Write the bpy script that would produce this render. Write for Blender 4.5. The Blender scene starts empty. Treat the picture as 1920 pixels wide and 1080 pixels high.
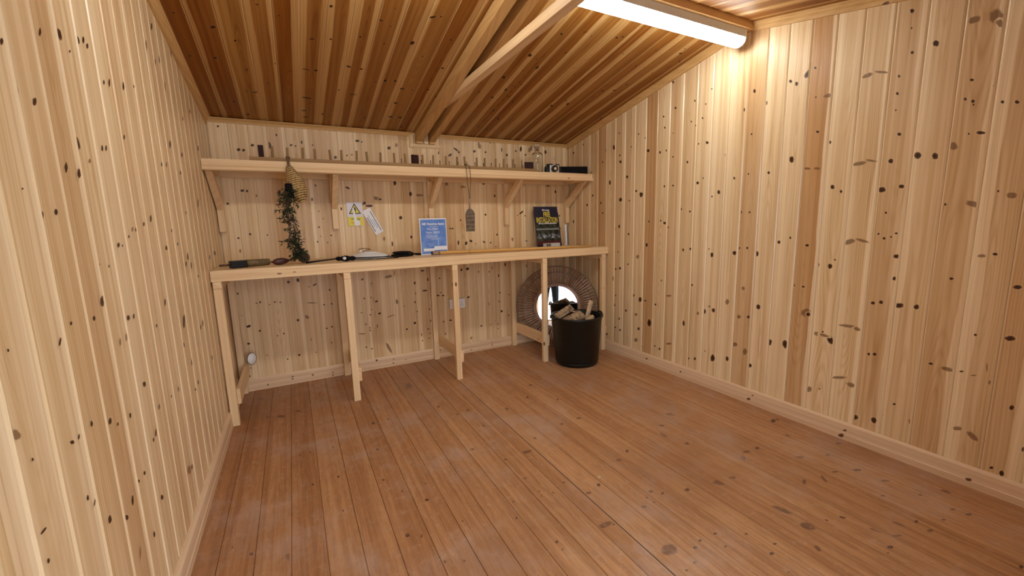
import bpy, math, random
from mathutils import Vector, Matrix
PI = math.pi
S = bpy.context.scene
COL = S.collection

SKY_STRENGTH, LAMP, EXPOSURE = 5.6, 26.5, 0.0
# ---------------------------------------------------------------- camera
CX, CY, CZ = 0.4452, -3.5766, 1.2007
YAW, PIT, ROL, FPX = 0.4828, -0.1544, -0.0258, 777.21
cy_, sy_, cp_, sp_ = math.cos(YAW), math.sin(YAW), math.cos(PIT), math.sin(PIT)
fwd = Vector((sy_ * cp_, cy_ * cp_, sp_)); rgt = Vector((cy_, -sy_, 0)); upv = rgt.cross(fwd)
cr_, sr_ = math.cos(ROL), math.sin(ROL)
r_ = rgt * cr_ + upv * sr_; u_ = -rgt * sr_ + upv * cr_
cam = bpy.data.objects.new('camera', bpy.data.cameras.new('camera'))
COL.objects.link(cam)
cam.matrix_world = Matrix(((r_.x, u_.x, -fwd.x, CX), (r_.y, u_.y, -fwd.y, CY), (r_.z, u_.z, -fwd.z, CZ), (0, 0, 0, 1)))
cam.data.sensor_width = 36.0
cam.data.lens = 36.0 * FPX / 1920.0
cam.data.clip_start = 0.02
S.camera = cam

# ---------------------------------------------------------------- world, view
w = bpy.data.worlds.new('sky'); S.world = w; w.use_nodes = True
nt = w.node_tree; nt.nodes.clear()
bg = nt.nodes.new('ShaderNodeBackground'); ou = nt.nodes.new('ShaderNodeOutputWorld')
bg.inputs[0].default_value = (0.80, 0.90, 1.0, 1); bg.inputs[1].default_value = SKY_STRENGTH
nt.links.new(bg.outputs[0], ou.inputs[0])
S.view_settings.view_transform = 'Standard'; S.view_settings.look = 'None'
S.view_settings.gamma = 1; S.view_settings.use_curve_mapping = False
S.view_settings.exposure = EXPOSURE

# ---------------------------------------------------------------- room measures (metres)
W, HE, SL, RY = 3.0, 1.9704, 0.2072, -1.845      # width, eave height, roof slope, ridge y
YF = 2 * RY                                       # inside face of the front wall
RZ = HE - SL * RY
ZB, BD = 0.9696, 0.627                            # bench top, bench depth
ZS, SD = 1.640, 0.395                             # shelf top, shelf depth
random.seed(11)

def ceil_z(y): return RZ - SL * abs(y - RY)

# ---------------------------------------------------------------- node helpers
class NB:
    def __init__(s, name):
        s.m = bpy.data.materials.new(name); s.m.use_nodes = True
        s.t = s.m.node_tree; s.t.nodes.clear()
        s.out = s.t.nodes.new('ShaderNodeOutputMaterial')
        s.b = s.t.nodes.new('ShaderNodeBsdfPrincipled')
        s.t.links.new(s.b.outputs[0], s.out.inputs[0])
    def put(s, sock, v):
        if isinstance(v, bpy.types.NodeSocket): s.t.links.new(v, sock)
        elif v is not None: sock.default_value = v
    def math(s, op, a, b=None, c=None, clamp=False):
        n = s.t.nodes.new('ShaderNodeMath'); n.operation = op; n.use_clamp = clamp
        s.put(n.inputs[0], a)
        if b is not None: s.put(n.inputs[1], b)
        if c is not None: s.put(n.inputs[2], c)
        return n.outputs[0]
    def add(s, a, b): return s.math('ADD', a, b)
    def mul(s, a, b): return s.math('MULTIPLY', a, b)
    def sub(s, a, b): return s.math('SUBTRACT', a, b)
    def vec(s, x, y, z):
        n = s.t.nodes.new('ShaderNodeCombineXYZ')
        for i, v in enumerate((x, y, z)): s.put(n.inputs[i], v)
        return n.outputs[0]
    def sep(s, v):
        n = s.t.nodes.new('ShaderNodeSeparateXYZ'); s.t.links.new(v, n.inputs[0]); return n.outputs
    def attr(s, name):
        n = s.t.nodes.new('ShaderNodeAttribute'); n.attribute_name = name; return n.outputs['Vector']
    def noise(s, v, scale=1, detail=2, rough=.5):
        n = s.t.nodes.new('ShaderNodeTexNoise'); s.t.links.new(v, n.inputs['Vector'])
        n.inputs['Scale'].default_value = scale; n.inputs['Detail'].default_value = detail
        n.inputs['Roughness'].default_value = rough; return n.outputs['Fac']
    def ramp(s, v, a, b, lo=0., hi=1.):
        n = s.t.nodes.new('ShaderNodeMapRange'); n.interpolation_type = 'SMOOTHSTEP'
        s.put(n.inputs[0], v); s.put(n.inputs[1], a); s.put(n.inputs[2], b)
        n.inputs[3].default_value = lo; n.inputs[4].default_value = hi; return n.outputs[0]
    def mix(s, f, a, b):
        n = s.t.nodes.new('ShaderNodeMix'); n.data_type = 'RGBA'
        s.put(n.inputs[0], f)
        for i, v in ((6, a), (7, b)):
            s.put(n.inputs[i], v if isinstance(v, bpy.types.NodeSocket) else (*v, 1))
        return n.outputs[2]
    def set(s, **k):
        for kk, v in k.items():
            s.put(s.b.inputs[kk.replace('_', ' ')], (*v, 1) if isinstance(v, tuple) and len(v) == 3 else v)
        return s
    def bump(s, h, strength=.2, dist=.002):
        n = s.t.nodes.new('ShaderNodeBump'); n.inputs['Strength'].default_value = strength
        n.inputs['Distance'].default_value = dist; s.t.links.new(h, n.inputs['Height'])
        s.t.links.new(n.outputs[0], s.b.inputs['Normal'])

def grain(n, A, L, Sd, an, tone, sap, k, ki, P):
    """Sawn softwood: A across, L along the board, Sd board seed; returns colour and height."""
    nz = n.noise(n.vec(n.mul(A, 7.), n.mul(L, 1.1), n.mul(Sd, 3.71)), 1, 2)
    Aw = n.add(A, n.add(n.mul(n.sub(nz, .5), .022), n.mul(k, .012)))
    s1 = n.noise(n.vec(n.mul(Aw, 48.), n.mul(L, .45), n.mul(Sd, 5.13)), 1, 3, .6)
    d = n.add(n.mul(n.sub(an, .5), .115), n.mul(n.sub(n.noise(n.vec(n.mul(Sd, 7.3), 1., 2.)), .5), .16))
    h = n.mul(n.sub(n.noise(n.vec(n.mul(L, .55), n.mul(Sd, 9.1), .5), 1, 1), .5), P.get('arch', .30))
    d = n.add(d, n.mul(n.sub(nz, .5), .03))
    r = n.math('SQRT', n.add(n.mul(d, d), n.mul(h, h)))
    ring = n.math('SINE', n.add(n.mul(r, 760.), n.mul(nz, 9.)))
    ring = n.math('POWER', n.math('MULTIPLY_ADD', ring, .5, .5), 2.2)
    ring = n.mul(ring, n.ramp(n.noise(n.vec(n.mul(Aw, 9.), n.mul(L, .8), n.mul(Sd, 2.2)), 1, 2), .38, .62))
    s2 = n.noise(n.vec(n.mul(Aw, 330.), n.mul(L, 3.), Sd), 1, 2)
    f = n.add(n.mul(n.ramp(s1, .36, .66), P.get('streak', .62)), n.add(n.mul(ring, P.get('ring', .42)), n.mul(n.sub(s2, .5), .38)))
    base = n.mix(n.math('MULTIPLY', f, P.get('con', 1.), clamp=True), P['light'], P['mid'])
    tn = n.math('ADD', tone, n.mul(n.sub(n.noise(n.vec(n.mul(Aw, 14.), n.mul(L, .8), n.mul(Sd, 1.9))), .5), .85), clamp=True)
    base = n.mix(n.math('MULTIPLY', tn, P.get('heart_amt', .8), clamp=True), base, n.mix(f, P['heart'], P['heart2']))
    if sap is not None:
        wob = n.mul(n.sub(n.noise(n.vec(n.mul(L, 1.5), n.mul(Sd, 4.4), 0.), 1, 3), .5), .34)
        e1 = n.add(an, wob); e2 = n.sub(1., n.add(an, n.mul(wob, .8)))
        ab = n.math('ABSOLUTE', sap); sp = n.math('FRACT', ab); both = n.math('GREATER_THAN', ab, 1.)
        right = n.math('GREATER_THAN', sap, 0.)
        near_e = n.math('ADD', n.mul(e1, n.sub(1., right)), n.mul(e2, right)); far_e = n.math('ADD', n.mul(e2, n.sub(1., right)), n.mul(e1, right))
        m = n.math('MAXIMUM', n.ramp(n.sub(sp, near_e), -.015, .03), n.mul(both, n.ramp(n.sub(n.mul(sp, .8), far_e), -.015, .03)))
        base = n.mix(n.mul(m, P.get('sap_amt', .8)), base, n.mix(n.mul(f, .6), P['sap'], P['mid']))
    st = n.mul(n.ramp(n.noise(n.vec(n.mul(Aw, 75.), n.mul(L, 1.3), n.mul(Sd, 6.1)), 1, 3, .6), .60, .74), n.ramp(n.noise(n.vec(n.mul(Aw, 11.), n.mul(L, .7), n.mul(Sd, 8.7)), 1, 1), .46, .62))
    base = n.mix(n.mul(st, P.get('resin', .55)), base, P['halo'])
    kk = n.add(k, n.mul(n.sub(n.noise(n.vec(n.mul(A, 160.), n.mul(L, 160.), Sd), 1, 2), .5), .14))
    soft = n.sub(1., ki)
    ring2 = n.mul(n.ramp(kk, .06, .20), n.sub(1., n.ramp(kk, .26, .40)))
    base = n.mix(n.mul(ring2, n.mul(ki, .20)), base, P['sap'])
    base = n.mix(n.mul(n.ramp(kk, .26, .46), n.add(.34, n.mul(soft, .16))), base, P['halo'])
    base = n.mix(n.mul(n.ramp(kk, .46, .62), n.sub(.95, n.mul(soft, .42))), base, P['knot'])
    base = n.mix(n.mul(n.ramp(kk, .74, .92), n.mul(ki, .75)), base, P['core'])
    return base, n.add(s2, n.mul(f, .5))

PINE = dict(light=(.87, .670, .415), mid=(.66, .425, .195), heart=(.51, .245, .072), heart2=(.38, .17, .055),
            sap=(.93, .735, .475), halo=(.36, .17, .06), knot=(.060, .020, .008), core=(.020, .007, .004))
def wall_wood(name, P, rough=.42, coat=0.):
    n = NB(name)
    A, L, Sd = n.sep(n.attr('wco')); an, tone, sap = n.sep(n.attr('bd')); k, ki, _ = n.sep(n.attr('kn'))
    col, h = grain(n, A, L, Sd, an, tone, sap, k, ki, P)
    col = n.mix(n.mul(_, .45), col, P['sap'])  # bevels tinted paler: the glint along the joints is put into the colour
    n.set(Base_Color=col, Roughness=n.sub(n.add(rough, n.mul(n.sub(h, .7), .12)), n.mul(_, .08)), Specular_IOR_Level=n.add(.26, n.mul(_, .45)))
    n.bump(h, .10, .0012)
    return n.m
def part_wood(name, axis, P, rough=.5, knots=.09):
    n = NB(name)
    tc = n.t.nodes.new('ShaderNodeTexCoord'); x, y, z = n.sep(tc.outputs['Object'])
    oi = n.t.nodes.new('ShaderNodeObjectInfo'); Sd = n.mul(oi.outputs['Random'], 37.)
    a, b, L = {'x': (y, z, x), 'y': (x, z, y), 'z': (x, y, z)}[axis]
    A = n.add(a, n.mul(b, 1.17))
    an = n.math('FRACT', n.mul(A, 4.))
    v = n.t.nodes.new('ShaderNodeTexVoronoi'); n.t.links.new(n.vec(n.mul(A, 9.), n.mul(L, 4.2), Sd), v.inputs['Vector'])
    v.inputs['Scale'].default_value = 1.
    k = n.ramp(v.outputs['Distance'], knots * 1.9, 0., 0., 1.)
    n0 = n.noise(n.vec(n.mul(A, 3.), n.mul(L, .4), Sd))
    col, h = grain(n, A, L, Sd, n.math('MULTIPLY_ADD', n.sub(n0, .5), .8, .5), n.mul(oi.outputs['Random'], P.get('tn', .12)), None, k, .8, P)
    n.set(Base_Color=col, Roughness=rough, Specular_IOR_Level=.25)
    n.bump(h, .10, .0012)
    return n.m
def plain(name, col, rough=.5, metal=0., spec=.5, var=0., scale=40., bump=0., **kw):
    n = NB(name)
    if var or bump:
        tc = n.t.nodes.new('ShaderNodeTexCoord')
        f = n.noise(tc.outputs['Object'], scale, 4, .6)
        c2 = tuple(max(0, c * (1 - var)) for c in col)
        n.set(Base_Color=n.mix(n.ramp(f, .3, .7), col, c2))
        if bump: n.bump(f, bump, .003)
    else: n.set(Base_Color=col)
    n.set(Roughness=rough, Metallic=metal, Specular_IOR_Level=spec)
    for a, v in kw.items(): n.put(n.b.inputs[a.replace('_', ' ')], v)
    return n.m

M = {}
WALLP = dict(PINE)
M['wall'] = wall_wood('pine_cladding', WALLP, .36)
CEIL = dict(PINE, light=(.48, .26, .075), mid=(.32, .135, .020), heart=(.27, .088, .006), heart2=(.150, .032, .002), sap=(.66, .41, .165),
            heart_amt=1., sap_amt=.72, halo=(.16, .045, .008), knot=(.03,.006,.003))
M['ceil'] = wall_wood('pine_ceiling_boards', CEIL, .5)
# stained, scuffed floor
n = NB('stained_floor_boards')
A, L, Sd = n.sep(n.attr('wco')); an, tone, sap = n.sep(n.attr('bd')); k, ki, _ = n.sep(n.attr('kn'))
FL = dict(light=(.56, .300, .140), mid=(.37, .165, .062), heart=(.34, .130, .042), heart2=(.215, .078, .025), sap=(.5, .3, .16),
          halo=(.20, .085, .045), knot=(.07, .030, .020), core=(.16, .07, .04), ring=.30, con=.95)
col, h = grain(n, A, L, Sd, an, tone, None, k, ki, FL)
pos = n.vec(A, L, 0.)
gr = n.noise(pos, 2.3, 5, .65); sc = n.noise(n.vec(n.mul(A, 11.), n.mul(L, 6.), 3.), 1, 5, .7)
dirt = n.ramp(n.mul(gr, n.add(sc, .5)), .44, .72)
col = n.mix(n.mul(n.ramp(n.noise(n.vec(n.mul(A, 70.), n.mul(L, 9.), Sd), 1, 4, .7), .42, .68), .34), col, (.21, .085, .034))
col = n.mix(n.mul(n.ramp(n.noise(n.vec(n.mul(A, 26.), n.mul(L, 22.), 4.), 1, 5, .75), .52, .70), .32), col, (.60, .40, .26))
col = n.mix(n.mul(dirt, .36), col, (.53, .40, .33))
wv = n.noise(n.vec(n.mul(A, 55.), n.mul(L, 55.), 9.), 1, 3, .8)
col = n.mix(n.mul(n.ramp(wv, .68, .76), .35), col, (.55, .40, .28))
col = n.mix(n.mul(n.ramp(n.noise(pos, 1.1, 3), .5, .72), .36), col, (.24, .10, .04))
n.set(Base_Color=col, Roughness=n.add(.40, n.mul(sc, .22)), Specular_IOR_Level=.36)
n.bump(h, .10, .001)
M['floor'] = n.m
PP = dict(PINE, light=(.86, .63, .37), mid=(.72, .47, .25), heart=(.6, .36, .17), heart2=(.5, .27, .11), arch=.10, ring=.25, halo=(.5, .27, .12), knot=(.17, .075, .035), core=(.06, .025, .015))
for ax in 'xyz':
    M['pine_' + ax] = part_wood('planed_pine_' + ax, ax, PP, .5, .085)
PT = dict(PP, light=(.66, .405, .165), mid=(.52, .29, .10))
for ax in 'xyz':
    M['truss_' + ax] = part_wood('roof_timber_' + ax, ax, PT, .55, .07)
M['skirt'] = wall_wood('pine_skirting', dict(PP, light=(.80, .58, .38), mid=(.62, .40, .235)), .42)
RK = dict(PP, light=(.36, .21, .085), mid=(.25, .135, .05), heart=(.22, .11, .04), heart2=(.17, .08, .03))
M['rack_x'] = part_wood('aged_rack_wood_x', 'x', RK, .55, .05)
M['rack_z'] = part_wood('aged_rack_wood_z', 'z', dict(RK, light=(.30, .19, .075), mid=(.2, .115, .04)), .55, .03)
M['bamboo'] = part_wood('varnished_cane', 'z', dict(PP, light=(.72, .42, .12), mid=(.58, .30, .08), ring=.1), .3, .0)
M['black'] = plain('black_plastic', (.008, .008, .009), .4, spec=.3)
M['blackcloth'] = plain('black_cloth', (.007, .006, .007), .85, spec=.15, var=.4, bump=.4)
M['darkblock'] = plain('dark_red_brown_block', (.032, .005, .005), .5, spec=.15, var=.3)
M['screw'] = plain('dark_steel', (.06, .04, .035), .5, .6)
M['steel'] = plain('steel', (.5, .5, .5), .3, 1.)
M['white'] = plain('white_plastic', (.80, .80, .80), .35)
M['grey'] = plain('grey_white_fitting_body', (.62, .62, .61), .45)
M['paper'] = plain('white_paper', (.86, .85, .88), .55)
M['blue'] = None
M['yellow'] = plain('yellow_print', (.80, .68, .05), .5)
M['ink'] = plain('dark_ink', (.03, .03, .035), .6)
M['rubber'] = plain('black_rubber', (.007, .009, .009), .36, spec=.4, var=.3, scale=9., bump=.15)
M['rattan'] = plain('dark_rattan', (.46, .29, .22), .5, var=.35, scale=60.)
M['rattan2'] = plain('brown_rattan_hoop', (.17, .10, .075), .5, var=.3, scale=60.)
M['straw'] = plain('golden_straw', (.62, .40, .15), .6, var=.5, scale=70., bump=.4)
M['twine'] = plain('brown_twine', (.20, .11, .05), .8, var=.5, scale=200.)
M['leaf'] = plain('dark_green_leaf', (.014, .034, .010), .5, spec=.3, var=.6, scale=25.)
M['leafdry'] = plain('dry_brown_leaf', (.10, .035, .018), .6, var=.4, scale=25.)
M['bark'] = plain('rough_bark', (.50, .34, .20), .9, var=.75, scale=30., bump=1.)
M['logend'] = plain('split_log_face', (.66, .47, .28), .75, var=.4, scale=16., bump=.4)
M['mirror'] = plain('mirror_glass', (.88, .90, .89), .015, 1.)
M['brownwood'] = plain('dark_brown_wood', (.14, .065, .035), .5, var=.5, scale=30.)
M['mossy'] = plain('worn_olive_brown', (.20, .13, .05), .6, var=.6, scale=35., bump=.3)
M['redbrown'] = plain('red_brown_lacquer', (.085, .022, .018), .4, var=.4, scale=30.)
M['concrete'] = plain('pale_paving', (.50, .50, .50), .8, var=.2, scale=6.)
M['paint_white'] = plain('white_painted_timber', (.75, .75, .73), .45)
g = NB('clear_glass'); g.set(Base_Color=(.93, .96, .95), Roughness=.02, IOR=1.45); g.put(g.b.inputs['Transmission Weight'], 1.0)
M['glass'] = g.m
e = NB('lit_diffuser'); e.set(Base_Color=(.9, .9, .9), Roughness=.4)
e.put(e.b.inputs['Emission Color'], (.985, 1., .955, 1)); e.put(e.b.inputs['Emission Strength'], LAMP)
M['lamp'] = e.m

# ---------------------------------------------------------------- mesh builder
class MB:
    def __init__(s): s.v = []; s.f = []; s.sm = []; s.wco = []; s.bd = []; s.kn = []
    def vert(s, p, wco=(0, 0, 0), bd=(.5, 0, 0), kn=(0, 1, 0)):
        s.v.append(Vector(p)); s.wco.append(wco); s.bd.append(bd); s.kn.append(kn); return len(s.v) - 1
    def face(s, ids, smooth=False): s.f.append(tuple(ids)); s.sm.append(smooth)
    def quad(s, a, b, c, d): i = [s.vert(q) for q in (a, b, c, d)]; s.face(i); return s
    def box(s, lo, hi, Mx=None):
        P = [Vector((x, y, z)) for x in (lo[0], hi[0]) for y in (lo[1], hi[1]) for z in (lo[2], hi[2])]
        if Mx is not None: P = [Mx @ q for q in P]
        i = [s.vert(q) for q in P]
        for q in ((0, 1, 3, 2), (4, 6, 7, 5), (0, 4, 5, 1), (2, 3, 7, 6), (0, 2, 6, 4), (1, 5, 7, 3)): s.face([i[a] for a in q])
        return s
    def ring(s, c, a, b, n, t0=0): return [s.vert(c + a * math.cos(t0 + 2 * PI * k / n) + b * math.sin(t0 + 2 * PI * k / n)) for k in range(n)]
    def skin(s, rings, smooth=True, caps=True):
        n = len(rings[0])
        for r0, r1 in zip(rings, rings[1:]):
            for k in range(n): s.face((r0[k], r0[(k + 1) % n], r1[(k + 1) % n], r1[k]), smooth)
        if caps: s.face(rings[0][::-1]); s.face(rings[-1])
        return s
    def cyl(s, p0, p1, r0, r1=None, n=16, caps=True, smooth=True):
        p0, p1 = Vector(p0), Vector(p1); r1 = r0 if r1 is None else r1
        d = (p1 - p0).normalized(); a = d.orthogonal().normalized(); b = d.cross(a)
        return s.skin([s.ring(p0, a * r0, b * r0, n), s.ring(p1, a * r1, b * r1, n)], smooth, caps)
    def tube(s, pts, r, n=8, caps=True):
        pts = [Vector(q) for q in pts]; R = []; a = None
        for i, q in enumerate(pts):
            d = (pts[min(i + 1, len(pts) - 1)] - pts[max(i - 1, 0)]).normalized()
            a = d.orthogonal().normalized() if a is None else (a - d * a.dot(d)).normalized()
            rr = r[i] if isinstance(r, (list, tuple)) else r
            R.append(s.ring(q, a * rr, d.cross(a) * rr, n))
        return s.skin(R, True, caps)
    def torus(s, c, nrm, R, r, n=48, m=8):
        c = Vector(c); nrm = Vector(nrm).normalized(); a = nrm.orthogonal().normalized(); b = nrm.cross(a); rings = []
        for i in range(n):
            t = 2 * PI * i / n; e = a * math.cos(t) + b * math.sin(t)
            rings.append(s.ring(c + e * R, e * r, nrm * r, m))
        rings.append(rings[0]); return s.skin(rings, True, False)
    def lathe(s, c, prof, n=32, axis=(0, 0, 1), smooth=True, caps=True):
        c = Vector(c); ax = Vector(axis).normalized(); a = ax.orthogonal().normalized(); b = ax.cross(a)
        return s.skin([s.ring(c + ax * h, a * r, b * r, n) for r, h in prof], smooth, caps)
    def prism(s, prof, p0, p1, u, v, smooth=False):
        u, v = Vector(u), Vector(v)
        R = [[s.vert(Vector(q) + u * a + v * b) for a, b in prof] for q in (p0, p1)]
        return s.skin(R, smooth)
    def build(s, name, mat, parent=None, bevel=0, sub=0, seg=2):
        me = bpy.data.meshes.new(name)
        inv = parent.matrix_world.inverted() if parent is not None else None
        o = bpy.data.objects.new(name, me)
        if parent is None and s.v:      # origin at the base of the thing
            lo = Vector([min(q[i] for q in s.v) for i in range(3)]); hi = Vector([max(q[i] for q in s.v) for i in range(3)])
            o.location = ((lo.x + hi.x) / 2, (lo.y + hi.y) / 2, lo.z); inv = Matrix.Translation(-o.location)
        me.from_pydata([inv @ q for q in s.v], [], s.f); me.update()
        me.polygons.foreach_set('use_smooth', s.sm)
        for nm, dat in (('wco', s.wco), ('bd', s.bd), ('kn', s.kn)):
            at = me.attributes.new(nm, 'FLOAT_VECTOR', 'POINT'); at.data.foreach_set('vector', [c for t in dat for c in t])
        me.materials.append(mat)
        COL.objects.link(o)
        if parent is not None: o.parent = parent
        if not getattr(s, 'keep', False):
            import bmesh
            bm = bmesh.new(); bm.from_mesh(me); bmesh.ops.recalc_face_normals(bm, faces=bm.faces); bm.to_mesh(me); bm.free()
        if bevel:
            b = o.modifiers.new('bevel', 'BEVEL'); b.width = bevel; b.segments = seg; b.limit_method = 'ANGLE'; b.angle_limit = math.radians(40)
        if sub:
            b = o.modifiers.new('sub', 'SUBSURF'); b.levels = sub; b.render_levels = sub
        return o

def tag(o, label, cat, group=None):
    o['label'] = label; o['category'] = cat
    if group: o['group'] = group
    return o
def thing(name, label, cat, loc, group=None, mat=None):
    o = bpy.data.objects.new(name, None); COL.objects.link(o); o.empty_display_size = .05
    o.matrix_world = mat if mat is not None else Matrix.Translation(loc)
    bpy.context.view_layer.update()
    return tag(o, label, cat, group)
def struct(o): o['kind'] = 'structure'; return o
def frame(o, x, y, z=None):
    """matrix with origin o and axes x, y (z = x cross y)"""
    x = Vector(x).normalized(); z = x.cross(Vector(y)).normalized() if z is None else Vector(z); y = z.cross(x)
    o = Vector(o); return Matrix(((x.x, y.x, z.x, o.x), (x.y, y.y, z.y, o.y), (x.z, y.z, z.z, o.z), (0, 0, 0, 1)))
def letters(name, body, size, M4, mat, parent, align='CENTER', sx=1., th=.0006, space=1., bold=0.):
    cu = bpy.data.curves.new(name, 'FONT'); cu.body = body; cu.size = size; cu.align_x = align; cu.align_y = 'CENTER'
    cu.extrude = th / 2; cu.space_character = space; cu.offset = bold; cu.resolution_u = 3
    tmp = bpy.data.objects.new(name, cu); COL.objects.link(tmp); bpy.context.view_layer.update()
    me = bpy.data.meshes.new_from_object(tmp.evaluated_get(bpy.context.evaluated_depsgraph_get()))
    bpy.data.objects.remove(tmp); bpy.data.curves.remove(cu)
    me.transform(Matrix.Diagonal((sx, 1, 1, 1))); me.transform(parent.matrix_world.inverted() @ M4)
    o = bpy.data.objects.new(name, me); COL.objects.link(o); o.parent = parent
    me.materials.clear(); me.materials.append(mat); me.name = name
    return o

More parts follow.
